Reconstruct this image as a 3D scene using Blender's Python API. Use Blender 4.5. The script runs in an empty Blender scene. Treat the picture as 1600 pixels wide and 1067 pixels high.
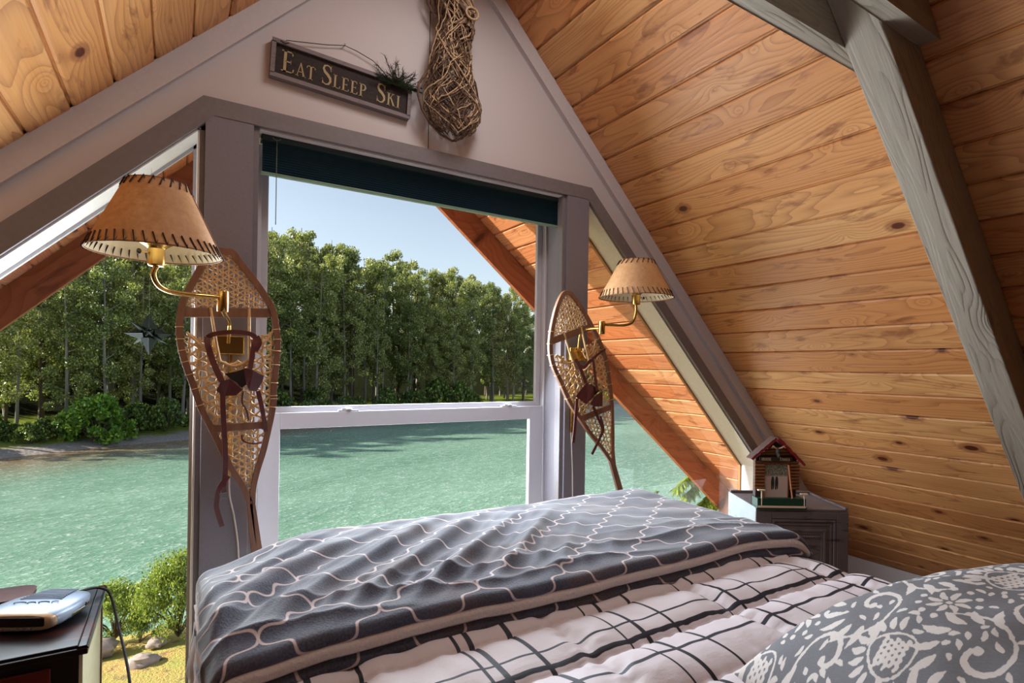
import bpy, bmesh, math, random
import numpy as np
from mathutils import Vector, Matrix, noise
PI = math.pi
SC = bpy.context.scene
COL = SC.collection

# ------------------------------------------------------------------ camera
PSI = math.radians(31.5); ROLL = 0.0159
EYE = Vector((0, -2.3, 1.35))
Fw = Vector((math.sin(PSI), math.cos(PSI), 0)); Rt = Vector((math.cos(PSI), -math.sin(PSI), 0)); Up = Vector((0, 0, 1))
cr = Rt*math.cos(ROLL) + Up*math.sin(ROLL); cu = -Rt*math.sin(ROLL) + Up*math.cos(ROLL)
cam = bpy.data.cameras.new('camera'); camo = bpy.data.objects.new('camera', cam); COL.objects.link(camo)
cam.sensor_width = 36; cam.lens = 856/1600*36; cam.shift_y = (575-533.5)/1600; cam.clip_start = .02; cam.clip_end = 2000
M = Matrix((cr, cu, -Fw)).transposed().to_4x4(); M.translation = EYE
camo.matrix_world = M
SC.camera = camo
# ------------------------------------------------------------------ sky, sun, daylight, exposure
SC.view_settings.view_transform = 'Standard'; SC.view_settings.look = 'None'
SC.view_settings.gamma = 1; SC.view_settings.use_curve_mapping = False
SC.view_settings.exposure = 0.22
w = bpy.data.worlds.new('sky'); SC.world = w; w.use_nodes = True
nt = w.node_tree; nt.nodes.clear()
sky = nt.nodes.new('ShaderNodeTexSky'); sky.sky_type = 'NISHITA'; sky.sun_disc = False
sky.sun_elevation = math.radians(28); sky.sun_rotation = math.radians(-63); sky.altitude = 200
sky.air_density = 1.0; sky.dust_density = 1.3; sky.ozone_density = 1.0
hs = nt.nodes.new('ShaderNodeHueSaturation'); hs.inputs['Saturation'].default_value = .62
bg = nt.nodes.new('ShaderNodeBackground'); bg.inputs['Strength'].default_value = .19
wo = nt.nodes.new('ShaderNodeOutputWorld')
nt.links.new(sky.outputs[0], hs.inputs['Color']); nt.links.new(hs.outputs[0], bg.inputs[0]); nt.links.new(bg.outputs[0], wo.inputs[0])
def lamp_obj(name, kind, energy, color, loc, direction, **kw):
    l = bpy.data.lights.new(name, kind); l.energy = energy; l.color = color
    for k, v in kw.items(): setattr(l, k, v)
    o = bpy.data.objects.new(name, l); COL.objects.link(o); o.location = loc
    o.rotation_euler = Vector(direction).to_track_quat('-Z', 'Y').to_euler(); return o
lamp_obj('sun', 'SUN', 10, (1, .93, .80), (-30, 20, 40), (.86, -.36, -.48), angle=math.radians(.6))
lamp_obj('ridge_fill_light', 'AREA', 13, (1, .95, .93), (1.0, -1.0, 3.2), (0, -.1, -1), shape='RECTANGLE', size=.3, size_y=.9)  # added fill near the ridge for bed and wall, not a lamp of the room
for nm_, wt_, cx_, cz_, sx2, sy2 in (('middle_window_daylight', 60, 1.0, 1.33, 1.15, 1.4), ('left_window_daylight', 15, -.32, 1.22, .6, .7), ('right_window_daylight', 13, 2.5, .65, 1.1, 1.1)):
    lamp_obj(nm_, 'AREA', wt_, (.84, .93, 1), (cx_, .14, cz_), (0, -1, -.4 if cx_ > 0 else .4), shape='RECTANGLE', size=sx2, size_y=sy2)

# ------------------------------------------------------------------ helpers
def tag(o, label=None, cat=None, group=None, kind=None):
    if label: o['label'] = label
    if cat: o['category'] = cat
    if group: o['group'] = group
    if kind: o['kind'] = kind
    return o
def wpos(o):
    p = Vector((0, 0, 0))
    while o is not None:
        p += o.location; o = o.parent
    return p
def thing(name, label, cat, loc=(0, 0, 0), group=None):
    o = bpy.data.objects.new(name, None); COL.objects.link(o); o.location = loc; o.empty_display_size = .05
    return tag(o, label, cat, group)
class MB:
    def __init__(s): s.v = []; s.f = []; s.uv = None
    def add(s, vs, fs):
        n = len(s.v); s.v += [tuple(x) for x in vs]; s.f += [tuple(i+n for i in f) for f in fs]; return s
    def box(s, x0, x1, y0, y1, z0, z1):
        return s.obox(Vector(((x0+x1)/2, (y0+y1)/2, (z0+z1)/2)), Vector((1, 0, 0)), Vector((0, 1, 0)), Vector((0, 0, 1)), abs(x1-x0)/2, abs(y1-y0)/2, abs(z1-z0)/2)
    def obox(s, c, X, Y, Z, a, b, h):
        c = Vector(c); X = Vector(X).normalized(); Y = Vector(Y).normalized(); Z = Vector(Z).normalized()
        vs = [c+X*(i*a)+Y*(j*b)+Z*(k*h) for i in (-1, 1) for j in (-1, 1) for k in (-1, 1)]
        fs = [(0, 1, 3, 2), (4, 6, 7, 5), (0, 4, 5, 1), (2, 3, 7, 6), (0, 2, 6, 4), (1, 5, 7, 3)]
        if X.cross(Y).dot(Z) < 0: fs = [f[::-1] for f in fs]
        return s.add(vs, fs)
    def prism(s, pts, vec):          # pts: 3-D polygon, extruded by vec
        vec = Vector(vec); P = [Vector(p) for p in pts]; n = len(P)
        nn = Vector((0, 0, 0))
        for i in range(n): nn += P[i].cross(P[(i+1) % n])
        if nn.dot(vec) > 0: P = P[::-1]
        return s.add(P+[p+vec for p in P], [tuple(range(n)), tuple(range(2*n-1, n-1, -1))]+[(i, n+i, n+(i+1) % n, (i+1) % n)[::-1] for i in range(n)])
    def tube(s, path, r, k=8, closed=False, flat=None, cap=True):   # flat=(normal, half thickness): ribbon-like bar
        P = [Vector(p) for p in path]; n = len(P); rr = r if hasattr(r, '__len__') else [r]*n
        vs = []; up = None
        for i in range(n):
            if closed: t = P[(i+1) % n]-P[i-1]
            else: t = P[min(i+1, n-1)]-P[max(i-1, 0)]
            if t.length < 1e-9: t = Vector((0, 0, 1))
            t.normalize()
            if flat: 
                a = Vector(flat[0]); a = (a-t*a.dot(t)).normalized(); b = t.cross(a)
                for j in range(4):
                    sa, sb = ((-1, -1), (1, -1), (1, 1), (-1, 1))[j]
                    vs.append(P[i]+a*sa*flat[1]+b*sb*rr[i])
                continue
            if up is None: up = Vector((0, 0, 1)) if abs(t.z) < .9 else Vector((1, 0, 0))
            a = (up-t*up.dot(t))
            if a.length < 1e-6: a = t.orthogonal()
            a.normalize(); up = a; b = t.cross(a)
            for j in range(k):
                th = 2*PI*j/k; vs.append(P[i]+(a*math.cos(th)+b*math.sin(th))*rr[i])
        if flat: k = 4
        fs = []
        for i in range(n if closed else n-1):
            i2 = (i+1) % n
            for j in range(k):
                j2 = (j+1) % k; fs.append((i*k+j, i*k+j2, i2*k+j2, i2*k+j))
        if cap and not closed: fs += [tuple(range(k))[::-1], tuple((n-1)*k+j for j in range(k))]
        return s.add(vs, fs)
    def lathe(s, c, axis, prof, k=32):   # prof: (radius, height) along axis
        c = Vector(c); ax = Vector(axis).normalized(); a = ax.orthogonal().normalized(); b = ax.cross(a)
        vs = [c+ax*h+(a*math.cos(2*PI*j/k)+b*math.sin(2*PI*j/k))*max(r, 1e-5) for r, h in prof for j in range(k)]
        n = len(prof); fs = [(i*k+j, i*k+(j+1) % k, (i+1)*k+(j+1) % k, (i+1)*k+j) for i in range(n-1) for j in range(k)]
        return s.add(vs, fs)
    def blob(s, c, rx, ry, rz, k=12, jit=0, seed=0):
        rnd = random.Random(seed); c = Vector(c); vs = []; m = k//2
        for i in range(m+1):
            ph = PI*i/m
            for j in range(k):
                th = 2*PI*j/k; q = 1+jit*noise.noise(Vector((math.cos(th)*math.sin(ph)*1.7+seed*3.1, math.sin(th)*math.sin(ph)*1.7, math.cos(ph)*1.7)))
                vs.append(c+Vector((rx*q*math.sin(ph)*math.cos(th), ry*q*math.sin(ph)*math.sin(th), rz*q*math.cos(ph))))
        return s.add(vs, [(i*k+j, (i+1)*k+j, (i+1)*k+(j+1) % k, i*k+(j+1) % k) for i in range(m) for j in range(k)])
    def build(s, name, mat, parent=None, smooth=None, bevel=0, origin=None):
        me = bpy.data.meshes.new(name)
        off = Vector(origin) if origin else (wpos(parent) if parent else Vector((0, 0, 0)))
        me.from_pydata([Vector(v)-off for v in s.v], [], s.f)
        if s.uv is not None:
            ul = me.uv_layers.new(name='UVMap'); idx = np.empty(len(me.loops), dtype=np.int32); me.loops.foreach_get('vertex_index', idx)
            ul.data.foreach_set('uv', np.asarray(s.uv, dtype=np.float32)[idx].ravel())
        me.materials.append(mat); me.validate(); me.update()
        if smooth:
            me.polygons.foreach_set('use_smooth', [True]*len(me.polygons)); me.set_sharp_from_angle(angle=math.radians(smooth))
        o = bpy.data.objects.new(name, me); COL.objects.link(o)
        if parent: o.parent = parent
        elif origin: o.location = origin
        if bevel:
            b = o.modifiers.new('bevel', 'BEVEL'); b.width = bevel; b.segments = 2; b.limit_method = 'ANGLE'; b.harden_normals = False
        return o
def struct(o): o['kind'] = 'structure'; return o

# ------------------------------------------------------------------ material helpers
class NT:
    def __init__(s, name):
        s.m = bpy.data.materials.new(name); s.m.use_nodes = True; s.t = s.m.node_tree; s.t.nodes.clear()
        s.out = s.t.nodes.new('ShaderNodeOutputMaterial')
    def n(s, typ, ins=None, **kw):
        nd = s.t.nodes.new(typ)
        for k, v in kw.items(): setattr(nd, k, v)
        for k, v in (ins or {}).items(): s.set(nd.inputs[k], v)
        return nd
    def set(s, sock, v):
        if isinstance(v, bpy.types.NodeSocket): s.t.links.new(v, sock)
        else: sock.default_value = v
    def math(s, op, a, b=0, c=0):
        nd = s.n('ShaderNodeMath', operation=op); s.set(nd.inputs[0], a); s.set(nd.inputs[1], b); s.set(nd.inputs[2], c); return nd.outputs[0]
    def mapr(s, v, a, b, c=0, d=1, smooth=False):
        nd = s.n('ShaderNodeMapRange', {0: v, 1: a, 2: b, 3: c, 4: d}, interpolation_type='SMOOTHSTEP' if smooth else 'LINEAR'); return nd.outputs[0]
    def mix(s, f, a, b, blend='MIX'):
        nd = s.n('ShaderNodeMix', data_type='RGBA', blend_type=blend); s.set(nd.inputs[0], f)
        for i, v in ((6, a), (7, b)):
            s.set(nd.inputs[i], v if isinstance(v, bpy.types.NodeSocket) else tuple(v)+(1,) if len(v) == 3 else v)
        return nd.outputs[2]
    def noise(s, vec, scale, detail=3, rough=.5, dist=0):
        nd = s.n('ShaderNodeTexNoise', {'Vector': vec, 'Scale': scale, 'Detail': detail, 'Roughness': rough, 'Distortion': dist}); return nd.outputs[0]
    def coord(s, which='Object'): return s.n('ShaderNodeTexCoord').outputs[which]
    def mapping(s, vec, scale=(1, 1, 1), loc=(0, 0, 0), rot=(0, 0, 0)):
        return s.n('ShaderNodeMapping', {'Vector': vec, 'Location': loc, 'Rotation': rot, 'Scale': scale}).outputs[0]
    def sep(s, v): return s.n('ShaderNodeSeparateXYZ', {0: v}).outputs
    def comb(s, x, y, z): return s.n('ShaderNodeCombineXYZ', {0: x, 1: y, 2: z}).outputs[0]
    def ramp(s, f, stops):
        nd = s.n('ShaderNodeValToRGB', {0: f}); e = nd.color_ramp.elements
        while len(e) > len(stops): e.remove(e[-1])
        while len(e) < len(stops): e.new(.5)
        for el, (p, c) in zip(e, stops): el.position = p; el.color = tuple(c)+(1,)
        return nd.outputs[0]
    def bump(s, h, strength=.3, dist=.01): return s.n('ShaderNodeBump', {'Strength': strength, 'Distance': dist, 'Height': h}).outputs[0]
    def pbr(s, color, rough=.6, bump=None, metal=0, spec=.5, **kw):
        b = s.n('ShaderNodeBsdfPrincipled')
        s.set(b.inputs['Base Color'], color if isinstance(color, bpy.types.NodeSocket) else tuple(color)+(1,))
        s.set(b.inputs['Roughness'], rough); b.inputs['Metallic'].default_value = metal; b.inputs['Specular IOR Level'].default_value = spec
        if bump is not None: s.t.links.new(bump, b.inputs['Normal'])
        for k, v in kw.items(): s.set(b.inputs[k.replace('_', ' ')], v)
        s.t.links.new(b.outputs[0], s.out.inputs[0]); return b
def srgb(r, g, b): return tuple(((c/255+.055)/1.055)**2.4 if c > 10 else c/255/12.92 for c in (r, g, b))
def paint(name, col, rough=.55, grain=.04, scale=30, aniso=(1, 1, 1), bumpk=.15, metal=0, spec=.4):
    n = NT(name); v = n.mapping(n.coord(), scale=aniso)
    f = n.noise(v, scale, 4); c = n.mix(n.mapr(f, .3, .7), tuple(x*(1-grain*2) for x in col), tuple(min(1, x*(1+grain)) for x in col))
    n.pbr(c, rough, n.bump(f, bumpk, .002) if bumpk else None, metal, spec); return n.m
def plank_mat(name, light, mid, dark, stain, pitch=.1592, y0=0.0, rough=.42):
    """local x runs along the boards, local y across them"""
    n = NT(name); x, y, z = n.sep(n.coord())
    yy = n.math('DIVIDE', n.math('SUBTRACT', y, y0), pitch); bid = n.math('FLOOR', yy); fr = n.math('FRACT', yy)
    r1 = n.n('ShaderNodeTexWhiteNoise', {'W': bid}, noise_dimensions='1D').outputs
    rx = n.math('MULTIPLY', r1[0], 37.0)
    r2 = n.n('ShaderNodeTexWhiteNoise', {'W': n.math('ADD', bid, .37)}, noise_dimensions='1D').outputs[0]
    xs = n.math('ADD', x, rx)
    # knots
    kv = n.comb(n.math('MULTIPLY', xs, 1.9), n.math('ADD', n.math('MULTIPLY', fr, .5), n.math('MULTIPLY', bid, 7.3)), 0.)
    vor = n.n('ShaderNodeTexVoronoi', {'Vector': kv, 'Scale': 1.25, 'Randomness': 1.0}, voronoi_dimensions='2D', feature='F1')
    kd = vor.outputs['Distance']; kr = n.sep(vor.outputs['Color'])[0]
    ksz = n.mapr(kr, .5, 1, .0, .075)
    # grain field: contour lines of a stretched noise, swelling round the knots
    gv = n.comb(n.math('MULTIPLY', xs, .55), n.math('ADD', n.math('MULTIPLY', fr, .55), n.math('MULTIPLY', bid, 5.1)), 0.)
    base = n.noise(gv, 1.6, 1.5, .45)
    swell = n.math('MULTIPLY', n.math('POWER', 2.718, n.math('MULTIPLY', kd, -9.0)), .22)
    fld = n.math('ADD', base, swell)
    fld = n.math('ADD', fld, n.math('MULTIPLY', fr, n.mapr(r2, 0, 1, .1, .5)))
    ln = n.math('FRACT', n.math('MULTIPLY', fld, 17.0))
    line = n.math('POWER', ln, 3.0)
    fine = n.noise(n.comb(n.math('MULTIPLY', xs, 3.0), n.math('MULTIPLY', y, 130.), 0.), 1.0, 2)
    big = n.noise(n.comb(n.math('MULTIPLY', xs, 1.3), n.math('MULTIPLY', y, 9.0), bid), 1.6, 4, .6)
    tone = n.mix(r1[0], light, mid)
    tone = n.mix(n.mapr(big, .42, .72, 0, .75), tone, mid)
    c = n.mix(n.math('MULTIPLY', line, .5), tone, dark)
    c = n.mix(n.mapr(fine, .5, .8, 0, .22), c, dark)
    # tar-like stains and knots
    st = n.noise(n.comb(n.math('MULTIPLY', xs, 4.2), n.math('MULTIPLY', y, 15.), 3.), 1.0, 4, .62, .5)
    c = n.mix(n.mapr(st, .57, .68, 0, .6), c, stain)
    kn = n.mapr(n.math('SUBTRACT', kd, ksz), -.01, .015, 1, 0)
    ring = n.mapr(n.math('SUBTRACT', kd, n.math('MULTIPLY', ksz, 1.9)), -.01, .03, .5, 0)
    c = n.mix(n.math('MULTIPLY', ring, n.mapr(kr, .62, .66)), c, stain)
    c = n.mix(n.math('MULTIPLY', kn, n.mapr(kr, .62, .66)), c, tuple(k*.5 for k in stain))
    c = n.mix(n.mapr(r2, 0, 1, 0, .22), c, stain)
    h = n.math('ADD', n.math('MULTIPLY', line, -.4), fine)
    n.pbr(c, n.mapr(fine, .3, .7, rough-.05, rough+.12), n.bump(h, .12, .003), 0, .35); return n.m
def beam_mat(name, col, axis='x'):
    n = NT(name); x, y, z = n.sep(n.coord())
    a, b, d = (x, y, z) if axis == 'x' else (z, y, x)
    gv = n.comb(n.math('MULTIPLY', a, .7), n.math('MULTIPLY', b, 7.), n.math('MULTIPLY', d, 7.))
    vor = n.n('ShaderNodeTexVoronoi', {'Vector': n.comb(n.math('MULTIPLY', a, 2.2), n.math('MULTIPLY', b, 6), n.math('MULTIPLY', d, 6)), 'Scale': 1.0}).outputs['Distance']
    f = n.math('ADD', n.noise(gv, 1.3, 2), n.math('MULTIPLY', n.math('POWER', 2.718, n.math('MULTIPLY', vor, -6.)), .5))
    ln = n.math('FRACT', n.math('MULTIPLY', f, 15.)); fine = n.noise(n.comb(n.math('MULTIPLY', a, 6), n.math('MULTIPLY', b, 160), n.math('MULTIPLY', d, 160)), 1, 2)
    l2 = n.math('POWER', ln, 4.)
    c = n.mix(n.math('MULTIPLY', l2, .35), col, tuple(k*.45 for k in col)); c = n.mix(n.mapr(fine, .55, .8, 0, .35), c, tuple(k*.5 for k in col))
    c = n.mix(n.mapr(vor, .05, .14, .6, 0), c, tuple(k*.3 for k in col))
    n.pbr(c, .7, n.bump(n.math('SUBTRACT', n.math('MULTIPLY', fine, .5), l2), .55, .004), 0, .25); return n.m
def simple(name, col, rough=.5, metal=0, spec=.5, **kw):
    n = NT(name); n.pbr(col, rough, None, metal, spec, **kw); return n.m
def glass_mat(name, tint=(.97, .985, .98), refl=1.0):
    n = NT(name); tr = n.n('ShaderNodeBsdfTransparent', {0: tuple(tint)+(1,)}); gl = n.n('ShaderNodeBsdfGlossy', {0: (1, 1, 1, 1), 'Roughness': .02})
    fr = n.n('ShaderNodeFresnel', {'IOR': 1.45}); mx = n.n('ShaderNodeMixShader')
    n.set(mx.inputs[0], n.math('MULTIPLY', fr.outputs[0], refl)); n.set(mx.inputs[1], tr.outputs[0]); n.set(mx.inputs[2], gl.outputs[0])
    n.t.links.new(mx.outputs[0], n.out.inputs[0]); return n.m

WOOD_L, WOOD_M, WOOD_D, WOOD_S = srgb(226, 174, 116), srgb(204, 138, 84), srgb(132, 74, 38), srgb(112, 50, 28)
m_trimgray = paint('grey_trim_paint', srgb(124, 118, 122), .5, .04, 60, bumpk=.08)
m_post = paint('grey_post_paint', srgb(128, 124, 134), .5, .04, 220, bumpk=.1)
m_panel = paint('white_wall_panel', srgb(206, 198, 200), .6, .02, 300, (1, 1, 1), .12)
m_white = paint('white_trim_paint', srgb(206, 200, 204), .5, .02, 80, bumpk=.06)
m_cream = paint('cream_jamb_paint', srgb(226, 220, 216), .5, .03, 60, bumpk=.05)
m_vinyl = paint('white_vinyl', srgb(186, 184, 192), .4, .01, 40, bumpk=0)
m_beam = beam_mat('rough_grey_beam', srgb(160, 150, 138))
m_glass = glass_mat('window_glass', refl=.18)
m_brass = simple('polished_brass', srgb(196, 156, 88), .24, 1.0)
m_darkgap = simple('dark_gap', (.01, .008, .006), .9)

# ------------------------------------------------------------------ house structure
X0, ZR, FL = 0.98, 3.45, -0.25
CR, CL = X0+ZR, ZR-X0            # right slope: x+z = CR ; left slope: z-x = CL
S2 = math.sqrt(.5); PITCH = .1592
BACK = -4.7
struct(MB().box(-3.2, 5.2, BACK, .02, FL-.12, FL).build('floor', paint('oak_floor', srgb(120, 84, 56), .5, .1, 6, (1, .2, 1))))

m_ceil_r = plank_mat('honey_pine_planks_right', WOOD_L, WOOD_M, WOOD_D, WOOD_S, PITCH, .1012)
m_ceil_l = plank_mat('honey_pine_planks_left', WOOD_L, srgb(214, 146, 84), WOOD_D, WOOD_S, PITCH, .0552)
m_soffit = plank_mat('red_cedar_soffit', srgb(236, 178, 132), srgb(212, 128, 84), srgb(136, 70, 42), srgb(120, 52, 30), PITCH, .1012, .5)
def slope(name, mat, side, y0, y1, phase, s0=0, s1=4.98, cut=None):
    """tongue-and-groove boards, local x = world Y, local y = down the slope, local z = normal"""
    mb = MB(); zs = -1 if side > 0 else 1          # board body lies outside the room face (local z=0)
    s = phase-PITCH*math.ceil((phase-s0)/PITCH); g = .0045; bv = .006; t = .02
    while s < s1:
        a, b = max(s, s0)+g, min(s+PITCH, s1)-g
        if b-a > .01:
            pr = [(a, t), (a, bv), (a+bv, 0), (b-bv, 0), (b, bv), (b, t)]
            mb.prism([(y0, q, zs*h) for q, h in pr], (y1-y0, 0, 0))
        s += PITCH
    mb.box(y0, y1, s0, s1, zs*.0135 if zs > 0 else -.03, .03 if zs > 0 else -.0135)   # deck behind the grooves
    if cut: mb.v = [(cut(v[1]) if v[0] > y0+.1 else v[0], v[1], v[2]) for v in mb.v]
    o = mb.build(name, mat)
    d = Vector((S2*side, 0, -S2)); X = Vector((0, 1, 0)); Z = X.cross(d)
    m = Matrix((X, d, Z)).transposed().to_4x4(); m.translation = Vector((X0, 0, ZR)); o.matrix_world = m
    return o
struct(slope('ceiling_right', m_ceil_r, 1, BACK, .12, .1012))
struct(slope('ceiling_left', m_ceil_l, -1, BACK, .12, .0552))
# roof shell above the boards and the eaves that run out over the window wall
for nm, side in (('roof_right', 1), ('roof_left', -1)):
    a = Vector((X0, 0, ZR+.0424)); b = Vector((X0+side*(4.98*S2+.05), 0, ZR+.0424-4.98*S2-.05))
    ya, yb = (1.67, .68) if side > 0 else (1.44, 1.38)
    Q = [(p, yy) for p in (a, b) for yy in (BACK, ya if p is a else yb)]
    vs_ = [(p.x, yy, p.z+h_) for h_ in (0, .25) for p, yy in Q]
    struct(MB().add(vs_, [(0, 1, 3, 2), (4, 6, 7, 5), (0, 4, 5, 1), (2, 3, 7, 6), (0, 2, 6, 4), (1, 5, 7, 3)]).build(nm, simple('roof_shell_'+nm[5:], srgb(70, 66, 62), .9)))
cutR = lambda s: 1.69-.99*s/4.9
cutL = lambda s: 1.457-.06*s/4.9
struct(slope('eave_soffit_right', m_soffit, 1, .121, 1.6, .1012, cut=cutR))
struct(slope('eave_soffit_left', m_soffit, -1, .121, 1.6, .0552, cut=cutL))
# barge boards
m_barge = plank_mat('stained_barge_board', srgb(186, 120, 86), srgb(166, 98, 66), srgb(116, 60, 40), srgb(100, 48, 32), .9, -.4, .5)
def barge(name, side, ytop, ybot, drop, label):
    d = Vector((S2*side, 0, -S2)); top = Vector((X0, ytop, ZR)); L = 4.9
    bot = top+d*L; bot.y = ybot
    ax = (bot-top).normalized(); dn = Vector((-side*S2, 0, -S2)); n3 = ax.cross(dn).normalized()
    mb = MB(); mb.obox(Vector((L/2, drop/2-.02, 0)), (1, 0, 0), (0, 1, 0), (0, 0, 1), L/2, drop/2+.02, .02)
    o = mb.build(name, m_barge, bevel=.003)
    m = Matrix((ax, dn, n3)).transposed().to_4x4(); m.translation = top; o.matrix_world = m
    return tag(o, kind='structure')
barge('barge_board_right', 1, 1.69, .70, .18, '')
barge('barge_board_left', -1, 1.46, 1.40, .147, '')

# gable wall round one big opening shared by three windows
def XZ(pts, y): return [(x, y, z) for x, z in pts]
LO, RO = -1.45, 3.41            # outer jambs
zl, zr_ = LO+2.148, 4.11-RO
HT = 2.255
xtl, xtr = HT-2.148, 4.11-HT
def wl(x): return x+CL
def wr(x): return CR-x
mb = MB()
BOT = -.02
for poly in ([(X0, ZR), (xtl, HT), (xtr, HT)],
             [(X0, ZR), (LO, zl), (xtl, HT)], [(X0, ZR), (LO-0, wl(LO)), (LO, zl)],
             [(X0, ZR), (xtr, HT), (RO, zr_)], [(X0, ZR), (RO, zr_), (RO, wr(RO))],
             [(LO, wl(LO)), (FL-CL, FL), (LO, FL)], [(RO, wr(RO)), (CR-FL, FL), (RO, FL)],
             [(LO, BOT), (RO, BOT), (RO, FL), (LO, FL)]):
    mb.prism(XZ(poly, 0), (0, .16, 0))
struct(mb.build('wall_front', m_panel))
struct(MB().prism(XZ([(FL-CL-.1, FL), (CR-FL+.1, FL), (X0, ZR+.1)], BACK), (0, -.1, 0)).build('wall_rear', paint('brown_rear_wall', srgb(96, 66, 48), .7, .1, 8)))
for nm, x, s in (('wall_right_knee', 4.5, 1), ('wall_left_knee', -2.54, -1)):
    struct(MB().box(x, x+s*.03, BACK, 0, FL, -.07).build(nm, m_white))
tag(MB().box(.9484, .9512, -.0012, .001, 2.317, 3.35).build('trim_9', m_darkgap), kind='structure')     # joint between two wall panels

# white boards along the roof slopes, casings
def sl(side, c, x): return (x, c-x) if side > 0 else (x, c+x)
def band(name, mat, side, cin, cout, xa, xb, y0, y1, bevel=.002):
    # strip between the lines cin and cout of one slope, cut at xa, xb of the outer line
    if side > 0: d = (cout-cin)/2; pts = [(xa, cout-xa), (xb, cout-xb), (xb-d, cout-xb-d), (xa-d, cout-xa-d)]
    else: d = (cout-cin)/2; pts = [(xa, cout+xa), (xb, cout+xb), (xb+d, cout+xb-d), (xa+d, cout+xa-d)]
    return struct(MB().prism(XZ(pts, y0), (0, y1-y0, 0)).build(name, mat, bevel=bevel))
band('trim_1', m_white, 1, 4.338, CR-.001, X0+.02, 4.6, -.032, -.0002, .004)
band('trim_2', m_white, -1, 2.371, CL-.001, -2.6, X0-.02, -.032, -.0002, .004)
def poly_trim(name, mat, pts, y0, y1, bevel=.0015):
    return struct(MB().prism(XZ(pts, y0), (0, y1-y0, 0)).build(name, mat, bevel=bevel))
# header casing and the two raking casings, mitred at the corners
cT = 2.317; lx = cT-2.245; rx = 4.195-cT
poly_trim('trim_3', m_trimgray, [(lx, cT), (rx, cT), (xtr, HT), (xtl, HT)], -.022, -.0004)
kR = 4.195-(RO+.04); kL = 2.245+(LO-.04)
poly_trim('trim_4', m_trimgray, [(lx-.002, cT-.002), (xtl-.002, HT-.002), (LO, zl), (LO-.04, kL)], -.022, -.0004)
poly_trim('trim_5', m_trimgray, [(rx+.002, cT-.002), (xtr+.002, HT-.002), (RO, zr_), (RO+.04, kR)], -.022, -.0004)
poly_trim('trim_6', m_trimgray, [(LO-.04, kL), (LO, zl), (LO, BOT), (LO-.04, BOT)], -.02, -.0004)
poly_trim('trim_7', m_white, [(RO+.04, kR), (RO, zr_), (RO, BOT), (RO+.04, BOT)], -.02, -.0004)
poly_trim('trim_8', m_trimgray, [(LO-.04, BOT), (RO+.04, BOT), (RO+.04, BOT-.06), (LO-.04, BOT-.06)], -.022, -.0004)
# inner raking stops
def rake(name, mat, side, c, w, xa, xb, y0, y1):
    return band(name, mat, side, c-w, c, xa, xb, y0, y1, .001)
# posts between the windows
def post(name, x0, x1, sx0, sx1):
    o = MB().box(x0, x1, -.02, .158, FL, HT-.001).build(name, m_post, bevel=.0015); struct(o)
    MB().box(sx0, sx1, -.006, .04, FL, HT-.001).build('stop_strip', m_trimgray, o, bevel=.001)
    return o
post('window_post_left', .079, .238, .2385, .258)
post('window_post_right', 1.722, 1.864, 1.700, 1.7215)
struct(MB().box(.062, .0785, .0, .158, BOT, 2.20).build('trim_10', m_trimgray, bevel=.001))

def window_tri(name, pts, fm):
    """raking side window: liner boards on every side, thin frame, glass"""
    w_ = MB(); n = len(pts); cx = sum(p[0] for p in pts)/n; cz = sum(p[1] for p in pts)/n
    root = bpy.data.objects.new(name, None); COL.objects.link(root); root.location = (cx, .1, cz); struct(root)
    fr = MB(); ln = MB()
    for i in range(n):
        a, b = Vector((pts[i][0], 0, pts[i][1])), Vector((pts[(i+1) % n][0], 0, pts[(i+1) % n][1]))
        d = (b-a).normalized(); nn = Vector((-d.z, 0, d.x)); c = Vector((cx, 0, cz))
        if (c-a).dot(nn) < 0: nn = -nn
        ln.prism([a+Vector((0, .001, 0)), b+Vector((0, .001, 0)), b+nn*.006+Vector((0, .001, 0)), a+nn*.006+Vector((0, .001, 0))], (0, .157, 0))
        fr.prism([a+nn*.006+Vector((0, .142, 0)), b+nn*.006+Vector((0, .142, 0)), b+nn*.016+Vector((0, .142, 0)), a+nn*.016+Vector((0, .142, 0))], (0, .016, 0))
    ln.build('jamb_liner', m_cream, root); fr.build('frame', fm, root)
    g = MB().prism([(x, .1495, z) for x, z in pts], (0, .003, 0)).build('pane', m_glass, root)
    return root
m_wframe = simple('light_wood_stop', srgb(160, 112, 76), .5)
e = .001
window_tri('window_1', [(LO+e, BOT+e), (LO+e, zl-e), (.0615, .0615+2.148-e), (.0615, BOT+e)], m_vinyl)
window_tri('window_2', [(1.865, BOT+e), (1.865, 4.11-1.865-e), (RO-e, zr_-e), (RO-e, BOT+e)], m_wframe)

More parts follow.
